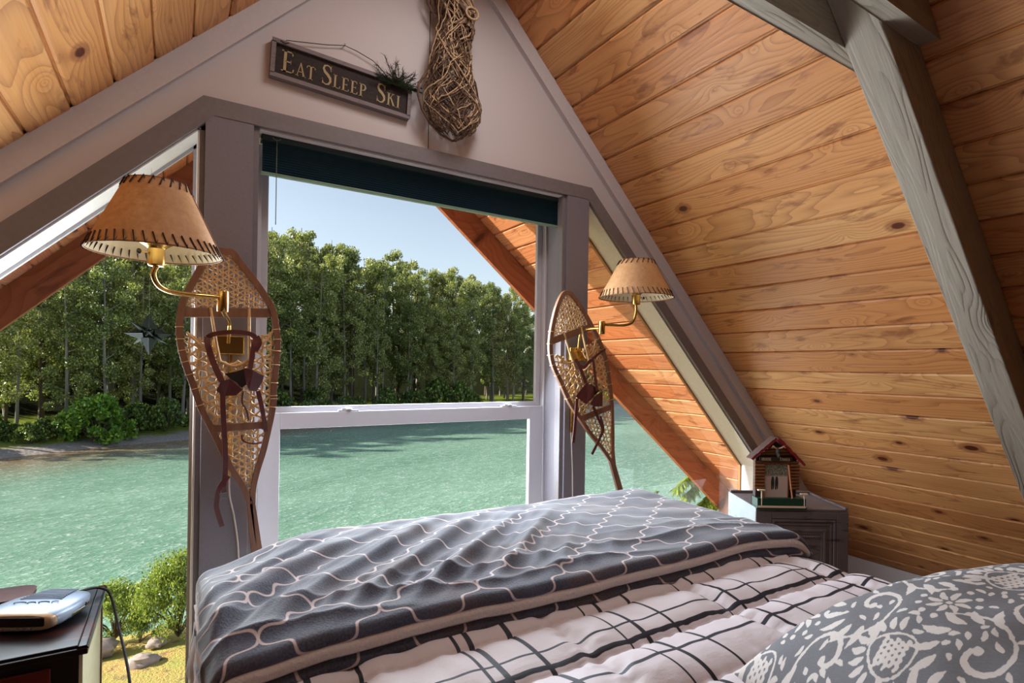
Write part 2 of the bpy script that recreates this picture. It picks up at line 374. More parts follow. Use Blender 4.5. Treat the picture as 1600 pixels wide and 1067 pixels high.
# main double-hung window
w3 = bpy.data.objects.new('window_3', None); COL.objects.link(w3); w3.location = (1.0, .1, .5); struct(w3)
WL, WR, WT, WB = .2585, 1.7605, 2.2545, .50
mb = MB(); mb.box(WL, WL+.004, .041, .158, WB, WT); mb.box(WR-.004, WR, .0405, .158, WB, WT); mb.box(WL+.004, WR-.004, .002, .158, WT-.006, WT); mb.box(WL, WR, -.03, .158, WB-.03, WB)
mb.box(1.7225, 1.7605, .0402, .0405, WB, WT)
mb.build('jamb_liner', m_cream, w3)
mb = MB()      # outer vinyl frame
mb.box(WL, .290, .1605, .225, WB, WT); mb.box(1.712, WR, .1605, .225, WB, WT)
mb.box(.290, 1.712, .1605, .225, 2.20, WT); mb.box(.290, 1.712, .1605, .225, WB-.03, .52)
mb.build('frame', m_vinyl, w3, bevel=.0015)
def sash(nm, x0, x1, z0, z1, y0, y1, sw, tw, bw, m=m_vinyl):
    mb = MB(); mb.box(x0, x0+sw, y0, y1, z0, z1); mb.box(x1-sw, x1, y0, y1, z0, z1)
    mb.box(x0+sw, x1-sw, y0, y1, z0, z0+bw); mb.box(x0+sw, x1-sw, y0, y1, z1-tw, z1)
    o = mb.build(nm, m, w3, bevel=.002)
    MB().box(x0+sw, x1-sw, (y0+y1)/2-.002, (y0+y1)/2+.002, z0+bw, z1-tw).build('pane', m_glass, o)
    return o
us = sash('upper_sash', .2905, 1.7115, 1.118, 2.199, .194, .216, .030, .03, .052)
lsh = sash('lower_sash', .2905, 1.7115, .5205, 1.146, .165, .192, .084, .068, .05)
for x in (.66, 1.50):
    mb = MB(); mb.box(x-.045, x+.045, .166, .191, 1.1465, 1.152); mb.lathe((x, .178, 1.152), (0, 0, 1), [(.018, 0), (.018, .006), (.012, .010), (0, .010)], 16); mb.box(x-.03, x+.006, .166, .174, 1.152, 1.160)
    mb.build('sash_lock', m_vinyl, w3, bevel=.001)

# rafters and collar ties of the A-frame truss
RY0, RY1 = -1.475, -1.362
def rafter(name, side):
    d = Vector((S2*side, 0, -S2)); nn = Vector((-side*S2, 0, -S2)); X = d; Yv = Vector((0, 1, 0)); 
    L0, L1 = .06, 5.0
    mb = MB(); mb.obox(Vector(((L0+L1)/2, 0, .09)), (1, 0, 0), (0, 1, 0), (0, 0, 1), (L1-L0)/2, (RY1-RY0)/2, .0895)
    o = mb.build(name, m_beam, bevel=.004)
    Y3 = nn.cross(X)
    m = Matrix((X, Y3, nn)).transposed().to_4x4(); m.translation = Vector((X0, (RY0+RY1)/2, ZR)); o.matrix_world = m
    return struct(o)
rafter('rafter_right', 1); rafter('rafter_left', -1)
def tie(name, y0, y1, z, h, ext):
    hw = CR-z-X0-ext
    hw2 = CR-(z+h)-X0-ext
    mb = MB(); mb.prism([(-hw, y0, 0), (hw, y0, 0), (hw2, y0, h), (-hw2, y0, h)], (0, y1-y0, 0))
    o = mb.build(name, m_beam, origin=None, bevel=.003); o.location = (X0, 0, z); return struct(o)
tie('collar_tie_front', -1.3615, -1.305, 2.385, .19, .006)
tie('collar_tie_rear', -1.530, -1.4755, 2.402, .19, .006)

# ------------------------------------------------------------------ river, banks
WZ = -6.65
def terrain(name, mat, pts_near, pts_far, zf, nv=24, sub=6, uvscale=1):
    """strip between two polylines; zf(t, p) gives height"""
    def res(P, n):
        out = []
        for i in range(len(P)-1):
            for k in range(n): a = k/n; out.append((P[i][0]*(1-a)+P[i+1][0]*a, P[i][1]*(1-a)+P[i+1][1]*a))
        return out+[P[-1]]
    A, B = res(pts_near, sub), res(pts_far, sub); mb = MB(); n = len(A)
    for i in range(n):
        for j in range(nv+1):
            t = j/nv; x = A[i][0]*(1-t)+B[i][0]*t; y = A[i][1]*(1-t)+B[i][1]*t
            mb.v.append((x, y, zf(t, x, y)))
    mb.f = [(i*(nv+1)+j, (i+1)*(nv+1)+j, (i+1)*(nv+1)+j+1, i*(nv+1)+j+1) for i in range(n-1) for j in range(nv)]
    return mb.build(name, mat, smooth=60)
n = NT('river_water')
p = n.coord(); px, py, pz = n.sep(p)
# flow runs from right to left and away: stretch ripples along it
pm = n.mapping(p, rot=(0, 0, math.radians(-24)), scale=(1, 1, 1)); qx, qy, qz = n.sep(pm)
rip = n.noise(n.comb(n.math('MULTIPLY', qx, .9), n.math('MULTIPLY', qy, 2.6), 0.), 1.0, 5, .68)
rip2 = n.noise(n.comb(n.math('MULTIPLY', qx, 4.6), n.math('MULTIPLY', qy, 13.), 0.), 1.0, 3, .65)
big = n.noise(n.comb(n.math('MULTIPLY', qx, .05), n.math('MULTIPLY', qy, .16), 0.), 1.0, 3, .5)
h = n.math('ADD', rip, n.math('MULTIPLY', rip2, .35))
col = n.mix(n.mapr(big, .3, .7), srgb(108, 148, 124), srgb(144, 182, 158))
# silt and shallows beside the far bank
shd = n.mapr(n.n('ShaderNodeAttribute', attribute_name='shallow').outputs['Fac'], 0, .8, 0, .92)
col = n.mix(shd, col, srgb(132, 98, 62))
sparkle = n.math('MULTIPLY', n.mapr(rip2, .51, .60), n.mapr(rip, .46, .60))
col = n.mix(n.math('MULTIPLY', sparkle, .9), col, srgb(235, 245, 240))  # sun sparkle painted into the water colour as white streaks
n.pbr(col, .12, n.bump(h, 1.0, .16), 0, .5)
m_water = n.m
SH = [(-60, 32), (-16.5, 53.7), (-12.1, 57.4), (-6.3, 61.3), (1.5, 64.3), (11.3, 70.6), (30.6, 77.5), (59.1, 86.1), (97.4, 96.1), (144.1, 103.3), (260, 120)]
NR = [(-60, 14), (-16.5, 16.5), (-12.1, 17), (-6.3, 17.4), (-1, 17.6), (4, 17.2), (12, 15), (30, 9), (60, 0), (100, -10), (200, -30)]
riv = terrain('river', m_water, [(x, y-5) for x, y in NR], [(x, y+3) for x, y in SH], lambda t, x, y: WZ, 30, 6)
at = riv.data.attributes.new('shallow', 'FLOAT', 'POINT'); vals = []
for v in riv.data.vertices:
    d = 1e9
    for i in range(len(SH)-1):
        a = Vector(SH[i]); b = Vector(SH[i+1]); q = Vector((v.co.x, v.co.y)); t = max(0, min(1, (q-a).dot(b-a)/(b-a).length_squared)); d = min(d, (a+(b-a)*t-q).length)
    lim = 13 if v.co.x < 8 else 8
    vals.append(max(0., 1-d/lim))
at.data.foreach_set('value', vals)
tag(riv, 'wide turquoise green river flowing past below the windows', 'river', kind='stuff')

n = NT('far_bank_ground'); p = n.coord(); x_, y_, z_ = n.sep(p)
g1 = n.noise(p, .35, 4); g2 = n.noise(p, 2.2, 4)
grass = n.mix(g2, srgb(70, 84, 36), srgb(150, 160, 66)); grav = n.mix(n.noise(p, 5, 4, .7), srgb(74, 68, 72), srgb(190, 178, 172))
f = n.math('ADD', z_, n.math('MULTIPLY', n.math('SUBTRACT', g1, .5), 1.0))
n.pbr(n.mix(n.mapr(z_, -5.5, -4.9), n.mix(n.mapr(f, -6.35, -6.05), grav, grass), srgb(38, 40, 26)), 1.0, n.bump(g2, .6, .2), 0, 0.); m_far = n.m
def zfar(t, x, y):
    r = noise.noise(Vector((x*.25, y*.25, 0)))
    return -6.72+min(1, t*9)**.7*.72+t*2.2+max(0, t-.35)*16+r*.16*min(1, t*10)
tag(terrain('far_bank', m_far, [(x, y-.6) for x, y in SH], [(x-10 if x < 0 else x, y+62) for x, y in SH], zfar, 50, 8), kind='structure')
n = NT('near_bank_ground'); p = n.coord(); g1 = n.noise(p, 1.1, 4, .6); g2 = n.noise(p, 14, 3, .7)
c = n.mix(n.mapr(g1, .35, .65), srgb(176, 150, 84), srgb(150, 160, 72)); c = n.mix(n.mapr(g2, .4, .7, 0, .6), c, srgb(206, 150, 92)); c = n.mix(n.mapr(n.noise(p, 3, 2), .58, .66, 0, .7), c, srgb(120, 96, 70))
n.pbr(c, .95, n.bump(g2, .7, .08)); m_near = n.m
NRH = [(-60, -12), (-16.5, 1.0), (-12.1, 1.0), (-6.3, 1.0), (-1, 1.0), (4, 1.0), (12, 1.0), (30, -4), (60, -20), (100, -40), (200, -60)]
def znear(t, x, y): return -6.75+min(1, (1-(1-t))*5)**.8*.62+t*.15+noise.noise(Vector((x*.4, y*.4, 3)))*.1
tag(terrain('near_bank', m_near, NR, NRH, znear, 40, 8), kind='structure')

# ------------------------------------------------------------------ foliage
def leaf_mat(name, a, b, dark, trans=.3, rough=.36):
    n = NT(name); at = n.n('ShaderNodeAttribute', attribute_name='leaf').outputs['Fac']
    rn = n.n('ShaderNodeObjectInfo').outputs['Random']
    c = n.ramp(at, [(0, tuple(k*.5 for k in dark)), (.3, dark), (.6, a), (.95, b)]); c = n.mix(n.mapr(rn, 0, 1, 0, .4), c, dark)
    d = n.n('ShaderNodeBsdfPrincipled', {'Base Color': c, 'Roughness': rough}); d.inputs['Specular IOR Level'].default_value = .5
    t = n.n('ShaderNodeBsdfTranslucent', {'Color': n.mix(.5, c, srgb(200, 220, 90))}); mx = n.n('ShaderNodeMixShader', {0: trans})
    n.t.links.new(d.outputs[0], mx.inputs[1]); n.t.links.new(t.outputs[0], mx.inputs[2]); n.t.links.new(mx.outputs[0], n.out.inputs[0]); return n.m
def leaves(name, mat, centers, radii, per, size, seed, parent=None, droop=0, aspect=.6, flat=.0):
    """small pointed leaves scattered in clumps; one mesh"""
    rg = np.random.default_rng(seed); C_ = np.repeat(np.asarray(centers, float), per, 0); R_ = np.repeat(np.asarray(radii, float), per)
    N = len(C_); d = rg.normal(size=(N, 3)); d /= np.linalg.norm(d, axis=1)[:, None]
    P = C_+d*(R_*rg.random(N)**.45)[:, None]*np.array([1, 1, .8])
    u = rg.normal(size=(N, 3)); u[:, 2] -= droop; u /= np.linalg.norm(u, axis=1)[:, None]
    v = np.cross(u, rg.normal(size=(N, 3))); v /= np.linalg.norm(v, axis=1)[:, None]
    s = size*(.6+.8*rg.random(N))[:, None]
    V = np.stack([P-u*s*.5, P+v*s*aspect*.5, P+u*s*.5, P-v*s*aspect*.5], 1).reshape(-1, 3)
    me = bpy.data.meshes.new(name); me.vertices.add(4*N); me.vertices.foreach_set('co', V.ravel())
    me.loops.add(4*N); me.loops.foreach_set('vertex_index', np.arange(4*N)); me.polygons.add(N); me.polygons.foreach_set('loop_start', np.arange(N)*4); me.polygons.foreach_set('loop_total', np.full(N, 4))
    a = me.attributes.new('leaf', 'FLOAT', 'POINT'); a.data.foreach_set('value', np.repeat(rg.random(N), 4)); me.update()
    me.materials.append(mat); o = bpy.data.objects.new(name, me); COL.objects.link(o)
    if parent: o.parent = parent
    return o
def bark(name, col):
    n = NT(name); p = n.mapping(n.coord(), scale=(3, 3, .6)); f = n.noise(p, 2, 4, .7); n.pbr(n.mix(f, tuple(c*.45 for c in col), col), .9); return n.m
m_bark = bark('pale_grey_bark', srgb(150, 142, 130)); m_barkd = bark('brown_bark', srgb(96, 78, 62))
m_leafA = leaf_mat('cottonwood_leaves', srgb(154, 154, 82), srgb(228, 222, 170), srgb(98, 106, 52))
m_leafB = leaf_mat('alder_leaves', srgb(122, 132, 68), srgb(200, 200, 140), srgb(62, 76, 38))
m_leafC = leaf_mat('understory_leaves', srgb(84, 116, 48), srgb(170, 192, 104), srgb(40, 58, 26))
m_leafY = leaf_mat('sunny_bush_leaves', srgb(116, 140, 44), srgb(196, 204, 104), srgb(70, 92, 34), .35)
def make_tree(kind, seed):
    """unit tree 10 m tall, scaled when placed"""
    rnd = random.Random(seed); root = bpy.data.objects.new(kind, None); COL.objects.link(root)
    H = 10.; tr = MB(); lean = (rnd.uniform(-.25, .25), rnd.uniform(-.25, .25))
    path = [(lean[0]*(k/9)**2+.05*math.sin(k+seed), lean[1]*(k/9)**2, H*.9*k/9) for k in range(10)]
    tr.tube(path, [.10*(1-.85*k/9) for k in range(10)], 6)
    cs = []; rs = []
    lo = .22 if seed % 2 else .12
    for k in range(38):
        t = lo+(1-lo)*(k/45)**.9; z = H*t
        prof = math.sin(PI*min(1, (t-lo)/(1-lo)*.86+.14))**.7
        R = 1.25*prof*(.75+.5*rnd.random())+.08; a = rnd.random()*2*PI; rr = R*rnd.uniform(.35, 1)
        c = Vector((lean[0]*t*t+math.cos(a)*rr, lean[1]*t*t+math.sin(a)*rr, min(z, H*.985))); cs.append(c); rs.append(.26+.34*prof*rnd.random())
        if k % 2 == 0 and k < 40:
            b0 = Vector((lean[0]*t*t, lean[1]*t*t, z-.5*rr)); tr.tube([b0, (b0+c)/2+Vector((0, 0, -.05)), c], [.03, .02, .008], 4)
    tr.build('trunk', m_bark if seed % 3 else m_barkd, root, smooth=60)
    leaves('foliage', m_leafA if seed % 5 in (0, 2, 3) else m_leafB, cs, rs, 240, .105, seed, root, .3, .75)
    return root
def copy_thing(r, loc, rot, sc):
    c = r.copy(); COL.objects.link(c); c.location = loc; c.rotation_euler = (0, 0, rot); c.scale = sc
    for ch in r.children: q = ch.copy(); COL.objects.link(q); q.parent = c
    return c
TREES = [(-17.4,60.3,-5.7,17.8,0),(-14.9,61.7,-5.7,18.6,0),(-12.8,66.4,-5.7,16.3,0),(-9,65.4,-5.7,17.7,0),(-6.1,66.7,-5.7,20.4,0),(-3.3,70.3,-5.7,17.4,0),(0.8,71,-5.7,21.5,0),(4.2,72,-5.7,18.7,0),(8.9,75.4,-5.7,23.6,0),(13.3,76.9,-5.7,21.2,0),(16.8,77.4,-5.7,22.8,0),(22.5,80.2,-5.7,19.1,0),(26.8,81.6,-5.7,18.5,0),(32.4,83.2,-5.7,18.9,0),(37,83.8,-5.7,18.1,0),(41,84.1,-5.7,15.4,0),(45,84.6,-5.7,16,0),(50.8,87.3,-5.7,17,0),(57,90,-5.7,18.6,0),(61.5,89.6,-5.7,10.9,0),(67.3,91.3,-5.7,8.7,0),(-19.1,67.6,-5.5,18.6,1),(-16.5,65.8,-5.5,20.1,1),(-14.4,70.3,-5.5,21.5,1),(-11.6,69,-5.5,21,1),(-9.9,72.6,-5.5,20.8,1),(-6.5,74.1,-5.5,21.3,1),(-4.1,72.4,-5.5,21.2,1),(-0.6,73.8,-5.5,21.9,1),(2.8,76.8,-5.5,24.8,1),(5.5,76.4,-5.5,25.4,1),(9,80.4,-5.5,25.9,1),(11.3,77.8,-5.5,26,1),(15.7,80.5,-5.5,25.9,1),(19.3,83.9,-5.5,25,1),(21.6,81,-5.5,25.4,1),(25.7,84.4,-5.5,25.3,1),(28.7,84.6,-5.5,24.9,1),(33.4,84.7,-5.5,23.3,1),(38.7,87,-5.5,20.5,1),(42.9,87.5,-5.5,23.8,1),(46.9,89,-5.5,23.9,1),(53.4,91.9,-5.5,22.6,1),(56.1,90.9,-5.5,22.7,1),(60.5,92,-5.5,17.9,1),(64.5,92.5,-5.5,15.7,1),(72.2,96.8,-5.5,18,1),(-20.9,75.8,-5.3,21.7,2),(-17.9,75.4,-5.3,23.1,2),(-16.3,79.3,-5.3,23.1,2),(-12.5,76,-5.3,23.1,2),(-9.7,79.4,-5.3,24,2),(-6.8,80.2,-5.3,24.8,2),(-4.3,82.6,-5.3,25.1,2),(-1.8,83.3,-5.3,25.5,2),(1.4,77.3,-5.3,24.7,2),(4.4,84.8,-5.3,27.1,2),(6.7,80.5,-5.3,26.3,2),(10.7,85.9,-5.3,27.3,2),(13.1,82.5,-5.3,26.6,2),(17,88.7,-5.3,29.7,2),(21,88.9,-5.3,26.5,2),(25.1,90.4,-5.3,28,2),(28.3,88.1,-5.3,25.2,2),(33.2,90.1,-5.3,26.9,2),(35.5,88.4,-5.3,25.5,2),(41.8,94,-5.3,25.5,2),(44.2,92,-5.3,25.7,2),(47.8,91.1,-5.3,24.3,2),(53.5,92.8,-5.3,24.8,2),(60.4,97.6,-5.3,25.2,2),(63.8,97,-5.3,21.3,2),(66.8,96.1,-5.3,20.3,2),(74.3,99.4,-5.3,20.4,2),(-23,85.3,-5.3,24.7,3),(-19,81.2,-5.3,24,3),(-16.4,83.9,-5.3,24.3,3),(-14.7,87.9,-5.3,26.5,3),(-12,85.5,-5.3,26,3),(-9.4,89.3,-5.3,26.5,3),(-6.8,85.2,-5.3,26.1,3),(-4,88.4,-5.3,27.4,3),(-1.5,85.3,-5.3,26.2,3),(1.5,89.3,-5.3,27.2,3),(4.8,89.7,-5.3,28.4,3),(8,92.3,-5.3,29.5,3),(11.6,89.8,-5.3,28.4,3),(16,93,-5.3,30.4,3),(19.2,94.5,-5.3,29.7,3),(22.2,91.2,-5.3,28.8,3),(26.4,96,-5.3,29.4,3),(30.2,94.2,-5.3,27.2,3),(34.5,96.5,-5.3,29.7,3),(39.1,99.1,-5.3,29.1,3),(42.1,96.4,-5.3,26.9,3),(44.7,95.3,-5.3,25.7,3),(52,100.6,-5.3,26.4,3),(55.6,98.2,-5.3,25.8,3),(61.6,101.4,-5.3,24.3,3),(68.4,104.5,-5.3,25.2,3),(72.7,104,-5.3,20.8,3),(78.7,105.7,-5.3,21.7,3),(-24.6,93.4,-5.3,25.2,4),(-22.2,96.3,-5.3,26.8,4),(-19.2,93.6,-5.3,26,4),(-16.7,98.5,-5.3,27.9,4),(-14,98.2,-5.3,28.4,4),(-10.6,92.5,-5.3,27.7,4),(-8,97.8,-5.3,28.3,4),(-5.3,99.7,-5.3,29,4),(-2.6,93.5,-5.3,27.1,4),(1.2,99.7,-5.3,29.8,4),(3.9,94.4,-5.3,29.7,4),(7.1,100.9,-5.3,29.9,4),(10.4,96.7,-5.3,30.8,4),(14.2,103,-5.3,32.8,4),(17.9,102,-5.3,31.9,4),(21.6,99.9,-5.3,29.5,4),(24.5,99.3,-5.3,30.3,4),(28,99.9,-5.3,30.1,4),(33,101.7,-5.3,27.4,4),(38.2,105,-5.3,29.3,4),(43.4,106.5,-5.3,27.8,4),(47.2,106,-5.3,26.8,4),(51,105.6,-5.3,29.6,4),(56,106.2,-5.3,28.9,4),(61,108.9,-5.3,28.3,4),(64.8,108.6,-5.3,25.3,4),(68.2,107.8,-5.3,25.5,4),(73.7,111,-5.3,25.4,4),(77.1,108.3,-5.3,22.5,4),(85.3,112.5,-5.3,21.9,4)]
protos = [make_tree('cottonwood_tree', s) for s in range(1, 8)]
rnd = random.Random(11); used = set()
lab = ['leafy cottonwood in the front row across the river', 'tall cottonwood in the wood across the river, behind the front row']
for i, (x, y, z, h, row) in enumerate(TREES):
    k = rnd.randrange(7); h *= 1.055; s = h/10.; wdt = s*rnd.uniform(.78, 1.0)*(1.0 if h > 18 else 1.2)
    rot = rnd.random()*6.28; sc = (wdt, wdt, s)
    if k not in used: used.add(k); t = protos[k]; t.location = (x, y, z); t.rotation_euler = (0, 0, rot); t.scale = sc
    else: t = copy_thing(protos[k], (x, y, z), rot, sc)
    sd = 'left' if x < (6 if row == 0 else 9) else 'middle'
    tag(t, lab[0 if row == 0 else 1]+', beyond the %s window' % sd, 'tree', ('front row of trees on the far bank' if row == 0 else 'trees of the wood on the far bank')+', beyond the %s window' % sd)
for k in range(7):
    if k not in used: 
        for c in list(protos[k].children): bpy.data.objects.remove(c)
        bpy.data.objects.remove(protos[k])
def make_bush(name, mat, seed, n_c, per, size, sx=1, sz=1, flower=False):
    rnd = random.Random(seed); root = bpy.data.objects.new(name, None); COL.objects.link(root); st = MB(); cs = []; rs = []
    for k in range(n_c):
        a = rnd.random()*2*PI; el = rnd.random()**.6; r = sx*math.sqrt(max(0, 1-el*el))*rnd.uniform(.5, 1); c = Vector((math.cos(a)*r, math.sin(a)*r, sz*el+.12)); cs.append(c); rs.append(rnd.uniform(.16, .32)*sx)
        if k % 3 == 0: st.tube([(0, 0, 0), (c.x*.4, c.y*.4, c.z*.55), c], [.025, .018, .006], 4)
    st.build('stem', m_barkd, root, smooth=60); leaves('foliage', mat, cs, rs, per, size, seed, root, 0, .55); return root
ub = make_bush('bank_shrub', m_leafC, 21, 40, 60, .14)
rnd = random.Random(5); first = True
def lerp_shore(u):
    i = int(u); f = u-i; return (SH[i][0]*(1-f)+SH[i+1][0]*f, SH[i][1]*(1-f)+SH[i+1][1]*f)
for k in range(38):
    u = 1+.02+k*(5.7/38)+rnd.uniform(-.04, .04); x, y = lerp_shore(u); off = rnd.uniform(1.6, 5.5); 
    if x < 2: off += 1.5
    s = rnd.uniform(.8, 2.6)*(1 if x < 5 else 1.25); sc = (s*.9, s*.9, s*rnd.uniform(.8, 1.5))
    loc = (x-.3*off, y+off, -6.25)
    if first: t = ub; t.location = loc; t.scale = sc; first = False
    else: t = copy_thing(ub, loc, rnd.random()*6, sc)
    sd = 'left' if x < 6 else 'middle'
    tag(t, 'dark green shrub along the far waterline, beyond the %s window' % sd, 'shrub', 'shrubs along the far bank, beyond the %s window' % sd)
bb = make_bush('alder_bush', leaf_mat('bright_alder_leaves', srgb(98, 140, 44), srgb(150, 190, 72), srgb(70, 110, 34)), 33, 60, 110, .13, 1, 1.25)
bb.location = (-6.4, 63.0, -6.5); bb.scale = (2.9, 2.9, 3.1)
tag(bb, 'large bright green bush hanging over the far waterline at the left', 'bush')

# near bank: bushes, boulders
q = make_bush('snowberry_bush', m_leafY, 41, 60, 300, .045, 1, .95)
q.location = (.15, 15.4, -6.2); q.scale = (1.15, 1.15, 1.9); tag(q, 'tall leafy bush on the near bank, right beside the left window post', 'bush')
q = make_bush('streamside_bush', m_leafY, 42, 50, 240, .05, 1, .9)
q.location = (-1.35, 16.3, -6.3); q.scale = (1.25, 1.1, 1.35); tag(q, 'low yellow green bush on the near bank above the grass, beside the nightstand', 'bush')
q = make_bush('streamside_bush', m_leafY, 45, 30, 200, .06, 1, .9)
q.location = (-.75, 15.7, -6.3); q.scale = (.6, .6, .75); tag(q, 'small green bush between the grass and the boulder on the near bank', 'bush')
m_rock = paint('river_rock', srgb(168, 150, 142), .9, .15, 6, bumpk=.5)
for nm, c, r, lb in (('boulder', (-.62, 14.0, -6.1), (.36, .28, .2), 'flat grey boulder lying in the grass on the near bank'), ('boulder', (-1.62, 15.3, -6.1), (.4, .35, .24), 'grey boulder behind the nightstand at the foot of the low bush'), ('boulder', (-.35, 15.0, -6.1), (.22, .2, .14), 'small stone half hidden behind the tall bush')):
    tag(MB().blob(c, *r, k=18, jit=.5, seed=int(c[1]*10)).build(nm, m_rock, smooth=60, origin=c), lb, 'boulder')
# cedar by the house on the right: drooping sprays
def cedar():
    root = thing('cedar_tree', 'yellow green cedar with drooping sprays outside the right window', 'tree', (6.6, 2.2, -6.2))
    tr = MB().tube([(6.6, 2.2, -6.3), (6.55, 2.2, -3), (6.6, 2.2, .3)], [.16, .11, .03], 10); tr.build('trunk', m_barkd, root, smooth=60)
    rnd = random.Random(8); sp = MB(); lv = MB(); 
    m = leaf_mat('cedar_spray', srgb(140, 166, 30), srgb(226, 226, 90), srgb(140, 164, 40), .4)
    tips = [(4.70, 1.85, .08), (4.78, 1.80, .0), (4.92, 1.72, -.12), (4.86, 1.76, -.34), (5.02, 1.7, -.40), (5.3, 1.9, -.1), (5.6, 1.8, -.6), (5.9, 2.6, -.9), (7.4, 2.6, -.2), (7.2, 1.5, -.8), (6.2, 3.2, -.9)]
    N = 0; V = []; 
    for tx, ty, tz in tips:
        b0 = Vector((6.6, 2.2, tz+.35)); t = Vector((tx, ty, tz)); path = [b0.lerp(t, k/8)+Vector((0, 0, .12*math.sin(PI*k/8))) for k in range(9)]
        sp.tube(path, [.014*(1-k/10) for k in range(9)], 5)
        for k in range(420):
            f = 1-rnd.random()**1.6*.55; p0 = b0.lerp(t, f)+Vector((0, 0, .12*math.sin(PI*f))); L = .05+.10*rnd.random()
            dv = Vector((rnd.gauss(-.25, .5), rnd.gauss(0, .5), -.8)).normalized(); tipv = p0+dv*L; sd = Vector((rnd.gauss(0, 1), rnd.gauss(0, 1), .1)).normalized()*.013
            lv.add([p0-sd, p0+sd, (p0+tipv)/2+sd*1.3, tipv, (p0+tipv)/2-sd*1.3], [(0, 1, 2, 3, 4)])
    sp.build('branch', m_barkd, root, smooth=60); o = lv.build('foliage', m, root)
    a = o.data.attributes.new('leaf', 'FLOAT', 'POINT'); a.data.foreach_set('value', [rnd.random() for _ in o.data.vertices])
cedar()
def sapling(loc, top, label, seed):
    root = thing('young_alder', label, 'sapling', loc); rnd = random.Random(seed)
    b = Vector(loc); t = Vector(top); mid = (b+t)/2+Vector((.05, .04, 0))
    st = MB().tube([b, mid, t], [.03, .02, .006], 6); cs = []
    for k in range(9):
        p0 = t-Vector((0, 0, .02+.06*k)); c = p0+Vector((rnd.uniform(-.1, .1)*(.3+.12*k), rnd.uniform(-.06, .06), rnd.uniform(0, .03))); cs.append(c-b); st.tube([p0-Vector((0, 0, .03)), c], .003, 4)
    st.build('stem', m_barkd, root, smooth=60)
    leaves('foliage', leaf_mat('sapling_leaves', srgb(90, 140, 40), srgb(160, 196, 84), srgb(100, 150, 54), .4), cs, [.045]*len(cs), 12, .035, seed, root, 0, .55)
sapling((4.5, 2.2, -6.3), (4.51, 1.97, .03), 'thin leafy sapling top showing just beyond the bed foot, left of the cedar', 3)

# ------------------------------------------------------------------ roller blind
bl = thing('window_blind', 'dark teal pleated blind drawn up at the head of the middle window', 'blind', (1.0, .06, 2.25))
n = NT('teal_blind_fabric'); p = n.coord(); x_, y_, z_ = n.sep(p)
pl = n.math('ABSOLUTE', n.math('SINE', n.math('MULTIPLY', z_, 420.)))
cc = n.mix(n.math('MULTIPLY', pl, .25), srgb(62, 98, 112), srgb(38, 66, 80)); d = n.n('ShaderNodeBsdfPrincipled', {'Base Color': cc, 'Roughness': .75}); t = n.n('ShaderNodeBsdfTranslucent', {'Color': srgb(110, 150, 180)+(1,)})
mx = n.n('ShaderNodeMixShader', {0: .35}); n.t.links.new(d.outputs[0], mx.inputs[1]); n.t.links.new(t.outputs[0], mx.inputs[2]); n.t.links.new(mx.outputs[0], n.out.inputs[0])
MB().box(.272, 1.752, .035, .085, 2.226, 2.253).build('headrail', simple('dark_teal_rail', srgb(20, 44, 48), .4), bl, bevel=.003)
mb = MB(); pts = []
for k in range(25): z = 2.226-.118*k/24; pts.append((.06+(.006 if k % 2 else -.006), z))
pts2 = [(y+.003, z) for y, z in pts][::-1]
mb.prism([(.278, y, z) for y, z in pts+pts2], (1.468, 0, 0)); mb.build('fabric', n.m, bl)
MB().box(.272, 1.752, .048, .072, 2.098, 2.1075).build('bottom_rail', simple('green_grey_rail', srgb(118, 148, 132), .35), bl, bevel=.002)
MB().tube([(.326, .031, 2.235), (.326, .031, 1.90)], .0016, 6).tube([(.311, .033, 2.240), (.318, .030, 2.232), (.334, .030, 2.232), (.341, .033, 2.240)], .002, 6).build('pull_cord', simple('grey_green_cord', srgb(96, 108, 104), .6), bl, smooth=60)

# ------------------------------------------------------------------ sign
sg = thing('hanging_sign', 'framed wooden sign reading Eat Sleep Ski hung crooked on the gable wall', 'sign', (.571, -.012, 2.662))
c0, c1 = Vector((.297, 0, 2.60)), Vector((.858, 0, 2.571)); ex = (c1-c0).normalized(); ez = Vector((-ex.z, 0, ex.x)); Wd = (c1-c0).length; Hd = .146
def SP(a, b, y): q = c0+ex*a-ez*b; return Vector((q.x, y, q.z))       # a along, b down
def sgbox(mb, a0, a1, b0, b1, y0, y1): return mb.prism([SP(a0, b0, y0), SP(a1, b0, y0), SP(a1, b1, y0), SP(a0, b1, y0)], (0, y1-y0, 0))
mb = MB(); f = .013
sgbox(mb, 0, Wd, 0, f, -.030, -.002); sgbox(mb, 0, Wd, Hd-f, Hd, -.030, -.002); sgbox(mb, 0, f, f, Hd-f, -.030, -.002); sgbox(mb, Wd-f, Wd, f, Hd-f, -.030, -.002)
mb.build('frame', beam_mat('weathered_sign_frame', srgb(132, 122, 124)), sg, bevel=.0015)
sgbox(MB(), f, Wd-f, f, Hd-f, -.018, -.004).build('board', paint('dark_sign_board', srgb(52, 42, 40), .8, .2, 60, (1, 1, 3), .3), sg)
